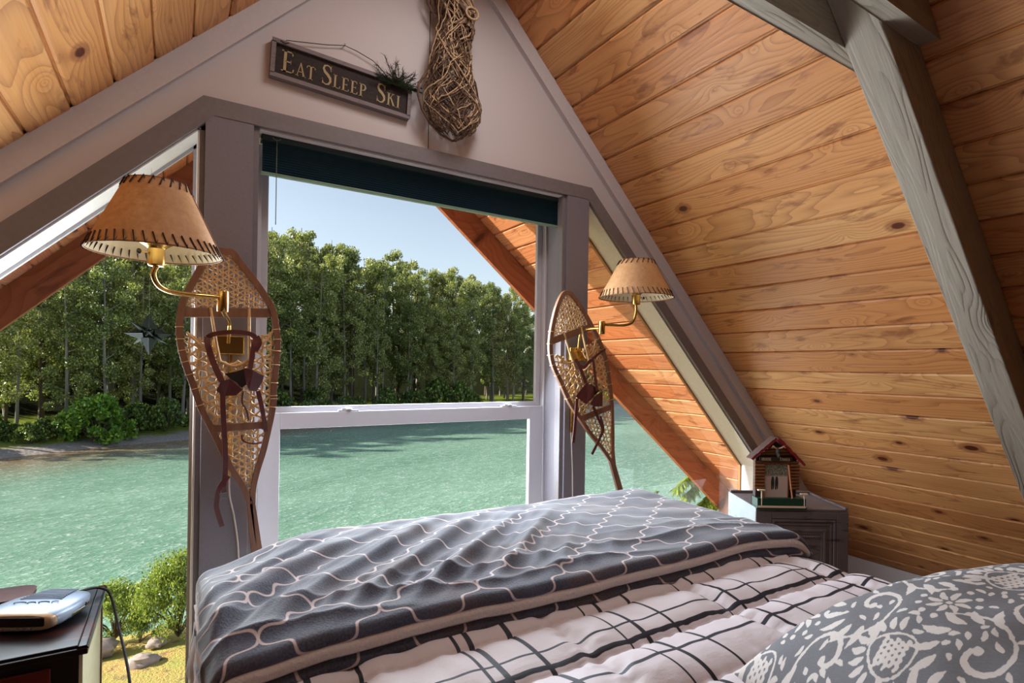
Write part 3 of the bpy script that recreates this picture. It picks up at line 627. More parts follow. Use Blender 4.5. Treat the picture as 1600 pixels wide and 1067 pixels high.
def glyph(ch):
    """letter strokes in a box 1 high, returned as polygons (x, y up) and the advance width"""
    T, t, s = .15, .055, .05
    R = lambda x0, y0, x1, y1: [(x0, y0), (x1, y0), (x1, y1), (x0, y1)]
    def serif(x, y, w=.34, d=1): return [(x-w/2, y), (x+w/2, y), (x+w/2-.02, y+s*d), (x-w/2+.02, y+s*d)]
    if ch == 'E': return [R(.1, 0, .1+T, 1), R(0, 0, .62, t), R(0, 1-t, .58, 1), R(.2, .5-t/2, .48, .5+t/2), [(.62, 0), (.66, .2), (.60, .2), (.55, 0)], [(.58, 1), (.58, .82), (.53, .82), (.50, 1)], R(.46, .42, .49, .60)], .70
    if ch == 'L': return [R(.1, 0, .1+T, 1), R(0, 0, .60, t), serif(.17, 1, .34, -1), [(.60, 0), (.64, .22), (.58, .22), (.52, 0)]], .66
    if ch == 'T': return [R(.27, 0, .27+T, 1), R(0, 1-t, .70, 1), serif(.345, 0, .36), [(0, 1), (-.01, .8), (.04, .8), (.1, 1)], [(.70, 1), (.71, .8), (.66, .8), (.6, 1)]], .74
    if ch == 'I': return [R(.1, 0, .1+T, 1), serif(.17, 0), serif(.17, 1, .34, -1)], .36
    if ch == 'P': return [R(.1, 0, .1+T, 1), serif(.17, 0)]+rib([(.0, .972), (.36, .97), (.52, .9), (.57, .74), (.50, .57), (.34, .49), (.2, .49)], [.028, .03, .05, .075, .05, .03, .025]), .62
    if ch == 'K': return [R(.1, 0, .1+T, 1), serif(.17, 0), serif(.17, 1, .34, -1), [(.22, .44), (.60, .98), (.54, .98), (.20, .52)], [(.32, .62), (.62, 0), (.80, 0), (.42, .68)], serif(.58, 1, .26, -1), serif(.72, 0, .28)], .84
    if ch == 'A': return [[(.34, 1), (.42, 1), (.75, 0), (.59, 0)], [(.36, .98), (.40, .90), (.14, 0), (.08, 0)], R(.2, .3, .58, .3+t), serif(.11, 0, .28), serif(.68, 0, .32)], .80
    if ch == 'S': return rib([(.50, .78), (.44, .92), (.30, .975), (.14, .92), (.09, .77), (.17, .63), (.33, .52), (.47, .38), (.50, .22), (.40, .07), (.25, .025), (.10, .09), (.05, .25)], [.02, .03, .028, .045, .06, .075, .08, .075, .06, .045, .028, .03, .02])+[R(.49, .70, .52, .98), R(.04, .02, .07, .30)], .60
    if ch == 'M': return [R(.08, 0, .13, 1), R(.66, 0, .66+T, 1), [(.06, 1), (.2, 1), (.46, .1), (.38, .1)], [(.38, .1), (.44, .1), (.76, 1), (.66, 1)], serif(.1, 0, .26), serif(.73, 0)], .94
    if ch == 'B': return [R(.1, 0, .1+T, 1), R(0, 0, .3, t), R(0, 1-t, .3, 1)]+rib([(.2, .972), (.42, .95), (.50, .77), (.42, .57), (.2, .52)], [.03, .04, .065, .04, .025])+rib([(.2, .52), (.46, .49), (.56, .27), (.46, .05), (.2, .028)], [.025, .04, .07, .04, .03]), .66
    if ch == 'R': return [R(.1, 0, .1+T, 1), serif(.17, 0), R(0, 1-t, .3, 1)]+rib([(.2, .972), (.42, .95), (.52, .76), (.42, .55), (.2, .50)], [.03, .04, .07, .04, .025])+[[(.30, .52), (.42, .54), (.74, 0), (.58, 0)]], .74
    if ch == 'O': return rib([(.36+.29*math.cos(a), .5+.47*math.sin(a)) for a in [2*PI*k/20 for k in range(21)]], [.03+.045*abs(math.cos(2*PI*k/20)) for k in range(21)]), .74
    return [], .4
def rib(P, w):
    out = []; L = []; 
    for i in range(len(P)):
        a = Vector(P[max(0, i-1)]); b = Vector(P[min(len(P)-1, i+1)]); d = (b-a).normalized(); nn = Vector((-d.y, d.x)); p = Vector(P[i]); L.append((p+nn*w[i], p-nn*w[i]))
    for i in range(len(P)-1): out.append([tuple(L[i][0]), tuple(L[i+1][0]), tuple(L[i+1][1]), tuple(L[i][1])])
    return out
def word(place, txt, x, base, big, small, mb, depth, wf=.86):
    """first letter big, the rest small capitals; place(x, y_up) gives 3-D"""
    for i, ch in enumerate(txt):
        h = big if i == 0 else small
        polys, adv = glyph(ch)
        for P in polys: mb.prism([place(x+a*h*wf, base+b*h) for a, b in P], depth)
        x += adv*h*wf+.06*small
    return x
m_gold = simple('faded_gold_lettering', srgb(168, 146, 104), .6)
pl_ = lambda a, b: SP(a, Hd-b, -.0185)
for wd, xx, part in (('EAT', .038, 'lettering'), ('SLEEP', .188, 'lettering'), ('SKI', .412, 'lettering')):
    word(pl_, wd, xx, .034, .082, .054, MB_ := MB(), (0, -.0015, 0)); MB_.build(part, m_gold, sg)
MB().tube([SP(.045, .012, -.02), SP(.05, -.01, -.02), SP(.12, -.03, -.016), SP(.20, -.052, -.014), (.571, -.014, 2.662), (.62, -.014, 2.655), (.69, -.015, 2.635), SP(.44, -.02, -.018), SP(.47, .012, -.02)], .0018, 6).tube([SP(.028, .004, -.031), SP(.045, .012, -.034), SP(.058, .003, -.031)], .002, 5).build('hanging_wire', simple('rusty_wire', srgb(60, 48, 42), .6, .5), sg, smooth=60)
MB().lathe((.571, -.0005, 2.664), (0, -1, 0), [(0, 0), (.0016, 0), (.0016, .018), (.004, .018), (.004, .020), (0, .020)], 8).build('nail', simple('iron_nail', srgb(90, 88, 86), .4, 1), sg)
# sprig of greenery tucked behind the sign's top edge
gb = thing('pine_sprig', 'dark green pine sprig stuck on the top corner of the wooden sign', 'greenery', tuple(SP(.50, .02, -.04)))
rnd = random.Random(2); nb = MB(); sb = MB(); b0 = SP(.50, .026, -.036)
for k in range(44):
    a = rnd.uniform(-.3, PI+.3); L = rnd.uniform(.04, .075)+.06*abs(math.sin(a))*rnd.random(); st0 = b0+ex*rnd.uniform(-.035, .035)
    tip = st0+ex*math.cos(a)*L+Vector((0, 0, 1))*abs(math.sin(a))*L*.9+Vector((0, -rnd.uniform(0, .02), 0)); sb.tube([st0, tip], .0012, 4)
    for j in range(22):
        q0 = st0.lerp(tip, rnd.uniform(.2, 1)); dd = ((tip-st0).normalized()+Vector((rnd.gauss(0, .6), rnd.gauss(0, .4), rnd.gauss(0, .6)))).normalized()*rnd.uniform(.012, .024)
        q1 = q0+dd; q1.y = min(q1.y, -.004); nb.tube([q0, q1], [.0011, .0004], 3, cap=False)
nb.build('needles', paint('pine_needles', srgb(34, 56, 30), .7, .3, 200, bumpk=0), gb); sb.build('stem', simple('sprig_stem', srgb(60, 44, 30), .8), gb)

# ------------------------------------------------------------------ twisted twig stocking
tg = thing('twig_stocking', 'woven vine and twig stocking hanging on the gable wall beside the sign', 'decoration', (1.02, -.075, 3.05))
AX = [(3.16, 1.015, .10, .06), (3.0, 1.02, .105, .065), (2.93, 1.035, .10, .065), (2.87, 1.045, .082, .055), (2.80, 1.03, .088, .055), (2.70, 1.02, .098, .06), (2.60, 1.03, .112, .06), (2.52, 1.032, .135, .062), (2.46, 1.035, .135, .06), (2.41, 1.04, .105, .05), (2.375, 1.045, .05, .03)]
def axq(z):
    for i in range(len(AX)-1):
        if AX[i][0] >= z >= AX[i+1][0]:
            t = (AX[i][0]-z)/(AX[i][0]-AX[i+1][0]); return [AX[i][j]*(1-t)+AX[i+1][j]*t for j in (1, 2, 3)]
    return list(AX[-1][1:]) if z < AX[-1][0] else list(AX[0][1:])
rnd = random.Random(6); tb = MB(); tl = MB()
for k in range(230):
    z = rnd.uniform(2.40, 3.15); th = rnd.uniform(0, 2*PI); steps = rnd.randint(9, 20); dz = rnd.choice((-1, 1))*rnd.uniform(.012, .030); dth = rnd.choice((-1, 1))*rnd.uniform(.05, .32)
    path = []; off = rnd.uniform(.75, 1.04)
    for i in range(steps):
        cx, hw, hd = axq(z); path.append(Vector((cx+math.cos(th)*hw*off+rnd.gauss(0, .002), -.078+math.sin(th)*hd*off+rnd.gauss(0, .002), z)))
        z += dz+rnd.gauss(0, .003); th += dth+rnd.gauss(0, .06)
        if z < 2.38 or z > 3.2: dz = -dz; z += 2*dz
    r = rnd.uniform(.0018, .0034); front = sum(p.y for p in path)/len(path) < -.085
    (tl if front and rnd.random() < .6 else tb).tube(path, [r*(1-.5*abs(i/len(path)-.4)) for i in range(len(path))], 6)  # paler strands only among those towards the front
for k in range(70):    # gathered bundle at the ankle
    a = rnd.uniform(-1, 1); path = [Vector((1.0+a*.075+rnd.gauss(0, .006), -.10-rnd.random()*.03, 3.12)), Vector((1.03+a*.06, -.125, 2.98)), Vector((1.085+a*.02, -.145, 2.905+a*.012)), Vector((1.06-a*.05, -.13, 2.86-abs(a)*.02))]
    (tb if k % 3 else tl).tube(path, rnd.uniform(.002, .004), 6)
def wallp(u, v, y):      # a helper for loops that stick out from the bundle: world x, z at depth y
    return Vector((u, y, v))
for pts, r in (([(1.0, 2.665), (.945, 2.668), (.905, 2.62), (.872, 2.565), (.868, 2.515), (.885, 2.46), (.925, 2.41), (.985, 2.375), (1.04, 2.362), (1.09, 2.385)], .0055), ([(.99, 2.62), (.94, 2.615), (.905, 2.59), (.885, 2.55)], .005), ([(.985, 2.905), (.93, 2.90), (.905, 2.95), (.91, 3.02), (.95, 3.06)], .004), ([(.99, 2.89), (.945, 2.88), (.92, 2.93)], .004), ([(1.05, 2.36), (1.10, 2.40), (1.11, 2.44)], .005), ([(1.12, 2.90), (1.135, 2.95), (1.12, 3.02)], .005)):
    tb.tube([wallp(x, z, -.07+.01*math.sin(i)) for i, (x, z) in enumerate(pts)], r, 7)
for k in range(16): a = 2*PI*k/16
tl.tube([Vector((1.085+.03*math.cos(2*PI*k/16), -.15, 2.90+.025*math.sin(2*PI*k/16))) for k in range(16)], .005, 7, closed=True)
tb.build('dark_vines', paint('dark_vine', srgb(104, 80, 66), .8, .25, 90, bumpk=.4), tg, smooth=70); tl.build('pale_twigs', paint('pale_twig', srgb(196, 166, 132), .7, .2, 90, bumpk=.3), tg, smooth=70)

# ------------------------------------------------------------------ star ornament
so = thing('star_ornament', 'dark green stained glass star hanging in the left window', 'ornament', (-.086, .08, 1.454))
c = Vector((-.086, .08, 1.454)); m_stg = n = None
n = NT('dark_green_glass'); n.pbr(srgb(8, 26, 14), .45, None, 0, .12); m_stg = n.m; m_lead = simple('lead_came', srgb(70, 66, 70), .35, .8)
fa = MB(); ed = MB(); cl = MB()
def spike(dirv, L, wd):
    dirv = Vector(dirv).normalized(); a = dirv.orthogonal().normalized() if abs(dirv.y) > .8 else dirv.cross(Vector((0, 1, 0))).normalized(); b = dirv.cross(a); base = c+dirv*.016; tip = c+dirv*L
    rim = [base+a*wd*1.25, base+b*wd*1.25, base-a*wd*1.25, base-b*wd*1.25]; fa.add(rim+[tip], [(0, 1, 4), (1, 2, 4), (2, 3, 4), (3, 0, 4), (3, 2, 1, 0)])
    for p in rim: ed.tube([p, tip], [.0005, .0003], 4)
for dv, L, wd in (((0, 0, 1), .066, .018), ((0, 0, -1), .068, .018), ((-1, .1, -.02), .066, .017), ((1, .1, -.02), .062, .017), ((-.85, -.6, .62), .072, .008), ((.8, .6, .5), .06, .008), ((-.75, .5, -.62), .06, .008), ((.85, -.5, -.55), .062, .008), ((.1, -1, .1), .03, .012), ((0, 1, 0), .04, .012)): spike(dv, L*1.12, wd*1.15)
cl.blob(c, .020, .018, .018, 6); fa.build('glass_points', m_stg, so); ed.build('lead_edges', m_lead, so); cl.build('clear_centre', simple('clear_facets', srgb(170, 176, 180), .08, .6), so)
MB().tube([c+Vector((0, 0, .064)), (-.086, .08, 1.98), (-.086, .08, 2.06)], .0004, 4).build('thread', simple('nylon_thread', srgb(120, 130, 130), .4), so)

# ------------------------------------------------------------------ wall lamps
n = NT('parchment_shade'); p = n.coord(); f = n.noise(p, 55, 5, .7); f2 = n.noise(p, 9, 3)
cc = n.mix(n.mapr(f, .35, .65), srgb(194, 146, 100), srgb(220, 178, 132)); cc = n.mix(n.mapr(f2, .4, .7, 0, .35), cc, srgb(176, 124, 80))
d = n.n('ShaderNodeBsdfPrincipled', {'Base Color': cc, 'Roughness': .6}); t = n.n('ShaderNodeBsdfTranslucent', {'Color': srgb(236, 200, 152)+(1,)}); mx = n.n('ShaderNodeMixShader', {0: .25})
n.t.links.new(d.outputs[0], mx.inputs[1]); n.t.links.new(t.outputs[0], mx.inputs[2]); n.t.links.new(mx.outputs[0], n.out.inputs[0]); m_shade = n.m
m_shin = simple('cream_shade_lining', srgb(240, 226, 196), .7); m_thong = simple('dark_leather_thong', srgb(52, 30, 24), .7)
def lamp(label, C0, plate, pivot, elbow, armpts, rB=.182, rT=.084, H=.181, seed=1, ang0=0):
    root = thing('swing_arm_lamp', label, 'wall lamp', plate, 'brass swing arm lamps on the window posts'); C0 = Vector(C0); P = Vector(plate); V = Vector(pivot)
    k = 64
    MB().lathe(C0, (0, 0, 1), [(rB, 0), (rT, H)], k).build('lamp_shade', m_shade, root, smooth=60)
    MB().lathe(C0, (0, 0, 1), [(rT-.0018, H-.0005), (rB-.0018, .0005)], k).build('shade_lining', m_shin, root, smooth=60)
    def rimp(r, z, a): return C0+Vector((r*math.cos(a), r*math.sin(a), z))
    for cnt, r0, z0, s in ((44, rB, 0, 1), (22, rT, H, -1)):
        st = MB(); sl_ = (rB-rT)/H; L = .030 if s > 0 else .022
        for i in range(cnt):
            a = 2*PI*i/cnt; da = .055 if s > 0 else .10
            o1 = rimp(r0-s*sl_*L+.0022, z0+s*L, a-da*.5); e = rimp(r0+.0024, z0-s*.0022, a+da*.5); i1 = rimp(r0-s*sl_*L*.8-.0055, z0+s*L*.8, a+da*1.2)
            st.tube([o1, e, i1], .0021, 5)
        st.build('lower_lacing' if s > 0 else 'upper_lacing', m_thong, root, smooth=60)
    # rims of folded hide, seam
    rm = MB().tube([rimp(rB-.001, .0, 2*PI*i/64) for i in range(64)], .0024, 6, closed=True).tube([rimp(rT-.001, H, 2*PI*i/48) for i in range(48)], .002, 6, closed=True)
    rm.tube([rimp(rB+.0012, .002, ang0), rimp(rT+.0012, H-.002, ang0)], .0016, 5); rm.build('shade_rim', simple('hide_rim', srgb(150, 108, 72), .7), root, smooth=60)
    so_ = MB().lathe(C0, (0, 0, 1), [(0, -.038), (.018, -.036), (.021, -.032), (.021, .012), (.024, .016), (.040, .026), (.041, .029), (.03, .029), (.0, .029)], 32)
    so_.tube([C0+Vector((0, 0, .0)), C0+Vector((-.034 if seed == 1 else .034, -.010, .0))], .0022, 6); so_.build('socket', m_brass, root, smooth=35)
    kn = C0+Vector((-.040 if seed == 1 else .04, -.012, 0)); MB().blob(kn, .006, .005, .008, 10).build('switch_knob', simple('black_switch', (.02, .015, .01), .35), root, smooth=60)
    # spider that carries the shade, bulb
    sp = MB()
    for i in range(3): a = 2*PI*i/3; sp.tube([C0+Vector((0, 0, .035)), C0+Vector((0, 0, H-.02)), rimp(rT-.003, H-.004, a)], .0016, 5)
    sp.build('shade_spider', m_brass, root, smooth=60)
    MB().lathe(C0, (0, 0, 1), [(.012, .029), (.014, .045), (.027, .075), (.03, .095), (.026, .112), (.014, .124), (0, .127)], 24).build('bulb', simple('frosted_bulb', srgb(232, 228, 220), .3), root, smooth=60)
    sm = smooth_path(armpts+[tuple(C0+Vector((0, 0, -.036)))], 8)
    MB().tube(sm, .0072, 12).build('swing_arm', m_brass, root, smooth=60)
    MB().lathe(V-Vector((0, 0, .032)), (0, 0, 1), [(0, 0), (.0155, 0), (.0165, .002), (.0165, .062), (.0155, .064), (0, .064)], 24).build('pivot', m_brass, root, smooth=35)
    MB().tube(smooth_path(elbow, 8), .0068, 12).build('fixed_arm', m_brass, root, smooth=60)
    MB().box(P.x-.052, P.x+.052, P.y, -.0205, P.z-.034, P.z+.034).build('wall_plate', m_brass, root, bevel=.003)
    return root
def smooth_path(P, n=8):
    P = [Vector(p) for p in P]; out = []
    for i in range(len(P)-1):
        p0 = P[max(i-1, 0)]; p1 = P[i]; p2 = P[i+1]; p3 = P[min(i+2, len(P)-1)]
        for k in range(n):
            t = k/n; out.append(.5*((2*p1)+(p2-p0)*t+(2*p0-5*p1+4*p2-p3)*t*t+(3*p1-p0-3*p2+p3)*t**3))
    return out+[P[-1]]
la = lamp('lamp with stitched parchment shade on a brass arm at the left window post', (-.052, -.463, 1.656), (.162, -.046, 1.418), (.122, -.35, 1.545), [(.162, -.044, 1.425), (.162, -.06, 1.47), (.158, -.10, 1.50), (.135, -.26, 1.512), (.122, -.35, 1.52)],
     [(.122, -.35, 1.556), (.09, -.365, 1.556), (.0, -.40, 1.556), (-.042, -.435, 1.566), (-.058, -.455, 1.595)], rB=.164, rT=.0755, H=.194, ang0=-.25)
lb = lamp('lamp with stitched parchment shade on a brass arm at the right window post', (1.951, -.29, 1.711), (1.786, -.046, 1.428), (1.80, -.21, 1.558), [(1.782, -.05, 1.45), (1.782, -.06, 1.52), (1.785, -.08, 1.55), (1.79, -.14, 1.557), (1.80, -.20, 1.555)],
     [(1.80, -.21, 1.575), (1.84, -.23, 1.572), (1.90, -.262, 1.572), (1.937, -.283, 1.59), (1.951, -.29, 1.635)], seed=2, ang0=-1.0)
m_cord = simple('white_lamp_cord', srgb(196, 186, 180), .6)
MB().box(.166, .178, -.034, -.0205, .93, 1.384).build('cord_cover', m_brass, la, bevel=.001); MB().tube(smooth_path([(.172, -.027, .93), (.174, -.03, .86), (.19, -.03, .78), (.205, -.03, .66), (.21, -.03, .5)], 5), .0035, 6).build('cord', m_cord, la, smooth=60)
MB().box(1.754, 1.766, -.034, -.0205, 1.02, 1.394).build('cord_cover', m_brass, lb, bevel=.001); MB().tube(smooth_path([(1.76, -.027, 1.02), (1.765, -.03, .92), (1.772, -.03, .80), (1.775, -.03, .66), (1.775, -.03, .5)], 5), .0035, 6).build('cord', m_cord, lb, smooth=60)

# ------------------------------------------------------------------ snowshoes
n = NT('bent_ash_wood'); p = n.coord(); f = n.noise(n.mapping(p, scale=(60, 60, 8)), 1, 3); n.pbr(n.mix(f, srgb(98, 64, 48), srgb(150, 106, 80)), .45, n.bump(f, .1, .002)); m_ash = n.m
n = NT('rawhide_webbing'); p = n.coord(); f = n.noise(p, 60, 3); n.pbr(n.mix(f, srgb(186, 140, 88), srgb(236, 202, 148)), .45, n.bump(f, .2, .002), 0, .5); m_raw = n.m
n = NT('oxblood_leather'); p = n.coord(); f = n.noise(p, 40, 4); n.pbr(n.mix(f, srgb(62, 26, 26), srgb(112, 56, 50)), .42, n.bump(f, .3, .002), 0, .5); m_lea = n.m
m_buckle = simple('dull_buckle', srgb(150, 146, 140), .35, .9)
YS = -.075
def inside(P, x, z):
    c = False; n = len(P)
    for i in range(n):
        x1, z1 = P[i]; x2, z2 = P[(i+1) % n]
        if (z1 > z) != (z2 > z) and x < (x2-x1)*(z-z1)/(z2-z1)+x1: c = not c
    return c
def web(mb, poly, axis, sp, r, seed, angs=(0, 60, 120), jit=.12):
    rnd = random.Random(seed); cx = sum(p[0] for p in poly)/len(poly); cz = sum(p[1] for p in poly)/len(poly); base = math.atan2(axis[1], axis[0])
    for ai, an in enumerate(angs):
        a = base+math.radians(an); d = (math.cos(a), math.sin(a)); nn = (-d[1], d[0]); k = -40
        while k <= 40:
            o = (k+.25*ai+rnd.uniform(-jit, jit))*sp; run = []; ph = rnd.random()*6; t = -.6
            while t < .6:
                wob = math.sin(t*PI/sp*1.155+ph)*sp*.07; x = cx+nn[0]*(o+wob)+d[0]*t; z = cz+nn[1]*(o+wob)+d[1]*t
                if inside(poly, x, z): run.append(Vector((x, YS+.0022*math.sin(t*PI/sp*1.155+ai*2.1+k*PI), z)))
                elif run:
                    if len(run) > 2: mb.tube(run, r, 5)
                    run = []
                t += .006
            k += 1
def snowshoe(label, L, R, tail, bars, seed, axis):
    """L, R: centre lines of the two rails (x, z) from the toe to where they meet; tail: joined end"""
    root = thing('snowshoe', label, 'snowshoe', (tail[-1][0], YS, tail[-1][1]), 'wooden snowshoes hung on the window posts')
    P = smooth_path([(x, YS, z) for x, z in L[::-1]+R[1:]], 5); tl_ = Vector((tail[-1][0], YS, tail[-1][1]))
    P = [Vector((tail[-1][0]-.0095, YS, tail[-1][1]))]+P+[Vector((tail[-1][0]+.0095, YS, tail[-1][1]))]
    N = len(P)
    MB().tube(P, [.0095+.002*math.sin(PI*i/(N-1)) for i in range(N)], flat=((0, 1, 0), .010)).build('frame', m_ash, root, bevel=.003)
    def at(side, z):
        Q = L if side < 0 else R
        for i in range(len(Q)-1):
            if (Q[i][1]-z)*(Q[i+1][1]-z) <= 0 and Q[i][1] != Q[i+1][1]:
                t = (Q[i][1]-z)/(Q[i][1]-Q[i+1][1]); return Q[i][0]*(1-t)+Q[i+1][0]*t
        return Q[-1][0]
    ends = []
    for zl_, zr2, hw in bars:
        a = Vector((at(-1, zl_), YS, zl_)); b = Vector((at(1, zr2), YS, zr2)); d = (b-a).normalized()
        MB().tube([a, b], hw, flat=((0, 1, 0), .006)).build('crossbar', m_ash, root, bevel=.002); ends.append((a, b, hw))
    def chain(Q, z0, z1): return [q for q in Q if z1 < q[1] < z0]
    (a1, b1, h1), (a2, b2, h2) = ends
    ins = .006
    toe = [(x+ins, z) for x, z in chain(L, 9, a1.z+h1)][::-1]
    toeP = chain(L, 9, a1.z+h1)+[(a1.x, a1.z+h1), (b1.x, b1.z+h1)]+chain(R, 9, b1.z+h1)[::-1]
    w1 = MB(); web(w1, toeP, axis, .0165, .0026, seed, jit=.2); w1.build('toe_webbing', m_raw, root, smooth=60)
    # foot zone with an open toe hole under the first bar
    A1, B1, A2, B2 = [Vector((v.x, 0, v.z)) for v in (a1, b1, a2, b2)]
    def lerp2(A, B, t): return A.lerp(B, t)
    dn = .30; f1, f2 = lerp2(A1, A2, dn*.55), lerp2(B1, B2, dn*.55)
    fl, fr = lerp2(A1, B1, .30), lerp2(A1, B1, .72); ml, mr = lerp2(fl, lerp2(A2, B2, .35), .42), lerp2(fr, lerp2(A2, B2, .65), .42)
    body = [(f1.x, f1.z)]+chain(L, f1.z, A2.z+h2)+[(A2.x, A2.z+h2), (B2.x, B2.z+h2)]+chain(R, f2.z, B2.z+h2)[::-1]+[(f2.x, f2.z), (fr.x, lerp2(fr, mr, .55).z), (mr.x, mr.z), (ml.x, ml.z), (fl.x, lerp2(fl, ml, .55).z)]
    w2 = MB(); web(w2, body, axis, .029, .0044, seed+3, jit=.16); w2.build('foot_webbing', m_raw, root, smooth=60)
    w3_ = MB(); heel = [(A2.x, A2.z-h2), (B2.x, B2.z-h2)]+chain(R, B2.z-h2, -9)+chain(L, A2.z-h2, -9)[::-1]
    web(w3_, heel, axis, .0215, .0033, seed+5, jit=.16); w3_.build('heel_webbing', m_raw, root, smooth=60)
    # heavy cords framing the toe hole
    k = MB(); Yf = YS-.006
    def V3(v, y=Yf): return Vector((v.x, y, v.z))
    for s_, m_, top in ((fl, ml, A1), (fr, mr, B1)):
        k.tube(smooth_path([V3(s_)+Vector((0, 0, h1)), V3(lerp2(s_, m_, .5)), V3(m_)], 6), .0052, 7)
    k.tube(smooth_path([V3(ml), V3(lerp2(ml, mr, .5))-Vector((0, 0, .02)), V3(mr)], 6), .006, 7)
    k.tube(smooth_path([V3(f1), V3(lerp2(f1, ml, .5)), V3(lerp2(fl, ml, .75))], 5), .0045, 7); k.tube(smooth_path([V3(f2), V3(lerp2(f2, mr, .5)), V3(lerp2(fr, mr, .75))], 5), .0045, 7)
    k.build('toe_cord', m_raw, root, smooth=60)
    # lashings round the rails beside the foot webbing
    for Q in (L, R):
        pts = smooth_path([(x, YS, z) for x, z in Q if a1.z > z > A2.z+.02 or b1.z > z > B2.z+.02], 5)
        for i in range(1, len(pts)-1, 3):
            t = (pts[i+1]-pts[i-1]).normalized(); s_ = t.cross(Vector((0, 1, 0))); c_ = pts[i]
            MB().tube([c_+s_*.0125-Vector((0, .0115, 0)), c_-s_*.0125-Vector((0, .0115, 0)), c_-s_*.0125+Vector((0, .0115, 0)), c_+s_*.0125+Vector((0, .0115, 0))], .0016, 5, closed=True).build('lashing', m_raw, root, smooth=60)
    return root, A1, B1, A2, B2, ml, mr
LL = [(0.1501,1.7507),(0.1156,1.7501),(0.0892,1.7203),(0.0704,1.6878),(0.0336,1.6047),(0.0156,1.5543),(0.0073,1.4834),(0.0115,1.4186),(0.0254,1.3539),(0.0499,1.2777),(0.0773,1.1895),(0.1039,1.1316),(0.1435,1.0425),(0.1757,0.9698),(0.2111,0.9076),(0.2362,0.8453),(0.24,0.7791)]
LR = [(0.1501,1.7507),(0.1669,1.7509),(0.198,1.7103),(0.2402,1.6574),(0.278,1.603),(0.3057,1.5525),(0.3175,1.4888),(0.3238,1.4303),(0.3195,1.3479),(0.3129,1.2422),(0.3135,1.2146),(0.3059,1.1539),(0.2825,1.0337),(0.2616,0.9568),(0.2488,0.8919),(0.2469,0.8321),(0.2547,0.7772)]
RL = [(1.6768,1.7362),(1.6472,1.7137),(1.616,1.6429),(1.5921,1.5472),(1.5837,1.4528),(1.602,1.3696),(1.6491,1.2858),(1.7039,1.1897),(1.7734,1.102),(1.8517,1.0116),(1.9322,0.9297),(1.9924,0.8583),(2.0237,0.7723)]
RR = [(1.6768,1.7362),(1.7142,1.7245),(1.7837,1.6544),(1.8482,1.5711),(1.8996,1.4963),(1.9452,1.3976),(1.9693,1.2972),(1.9911,1.1735),(2.0001,1.0268),(2.004,0.9138),(2.0161,0.8339),(2.0539,0.7696)]
s1, A1, B1, A2, B2, ml, mr = snowshoe('wooden snowshoe with rawhide webbing hung upright on the left window post', LL[:-1], LR[:-1], [(0.2648,0.6464)], [(1.5249,1.5423, .017), (1.1164,1.1236, .013)], 1, (0, 1))
def strap(path, w, nm, root, t=.0018, m=None, nrm=(0, 1, 0)): return MB().tube(smooth_path(path, 6), w, flat=(nrm, t)).build(nm, m or m_lea, root)
def S(*pts): return [Vector((x, YS-y, z)) for x, z, y in pts]
strap(S((0.0924,1.441,0.012),(0.1107,1.4529,0.02),(0.1652,1.4627,0.03),(0.2214,1.4608,0.02),(0.2477,1.4494,0.012)), 0.008, 'strap', s1)
strap(S((0.0904,1.4437,0.012),(0.0943,1.4106,0.02),(0.1122,1.35,0.03),(0.1377,1.286,0.045)), 0.01, 'strap', s1)
strap(S((0.2476,1.4505,0.012),(0.2403,1.4157,0.02),(0.2333,1.3579,0.025),(0.2261,1.3177,0.035)), 0.008, 'strap', s1)
strap(S((0.2476,1.4505,0.014),(0.2559,1.4277,0.018),(0.2431,1.3985,0.02)), 0.012, 'strap', s1)
strap(S((0.1418,1.2438,0.03),(0.1443,1.1708,0.034),(0.1509,1.0712,0.03),(0.1545,1.0008,0.026),(0.1538,0.9436,0.022)), 0.0085, 'strap', s1)
strap(S((0.1652,0.9472,0.022),(0.1463,0.9255,0.03),(0.1337,0.9035,0.036),(0.129,0.8691,0.03),(0.1295,0.8341,0.026),(0.1469,0.769,0.022)), 0.008, 'strap', s1)
strap(S((0.1527,0.9437,0.03),(0.149,0.9136,0.034),(0.1519,0.8899,0.03)), 0.008, 'strap', s1)
strap(S((0.2561,1.2516,0.03),(0.2689,1.1973,0.026),(0.2797,1.1426,0.02),(0.287,1.1,0.014)), 0.0075, 'strap', s1)
strap(S((0.2073,1.252,0.03),(0.2053,1.2105,0.024),(0.2202,1.1805,0.02),(0.2277,1.1445,0.016)), 0.003, 'strap', s1)
strap(S((0.2069,1.0918,0.014),(0.2099,1.0709,0.018),(0.237,1.0593,0.022),(0.2726,1.0584,0.014)), 0.0028, 'strap', s1)
MB().prism([Vector((x, YS-y, z)) for x, z, y in [(0.1352,1.286,0.045),(0.1625,1.2945,0.05),(0.1829,1.2832,0.055),(0.2011,1.2576,0.05),(0.1835,1.2378,0.04),(0.1483,1.2354,0.03),(0.1233,1.2525,0.03)]], (0, -.004, 0)).build('leather_cup', m_lea, s1, bevel=.0012)
MB().prism([Vector((x, YS-y, z)) for x, z, y in [(0.2077,1.3346,0.05),(0.2363,1.3264,0.052),(0.2719,1.3065,0.04),(0.2685,1.2861,0.036),(0.2505,1.2515,0.03),(0.227,1.2546,0.035),(0.2163,1.2775,0.045)]], (0, -.004, 0)).build('leather_cup', m_lea, s1, bevel=.0012)
MB().prism([Vector((x, YS-y, z)) for x, z, y in [(0.1472,1.3141,0.02),(0.1823,1.3218,0.025),(0.2088,1.3318,0.03),(0.2179,1.2747,0.03),(0.2026,1.2633,0.03),(0.1778,1.2832,0.025)]], (0, -.003, 0)).build('hollow_shade', simple('hollow_shade_black', (.012, .006, .005), .6), s1)  # black sheet standing in for the shaded hole between the cups
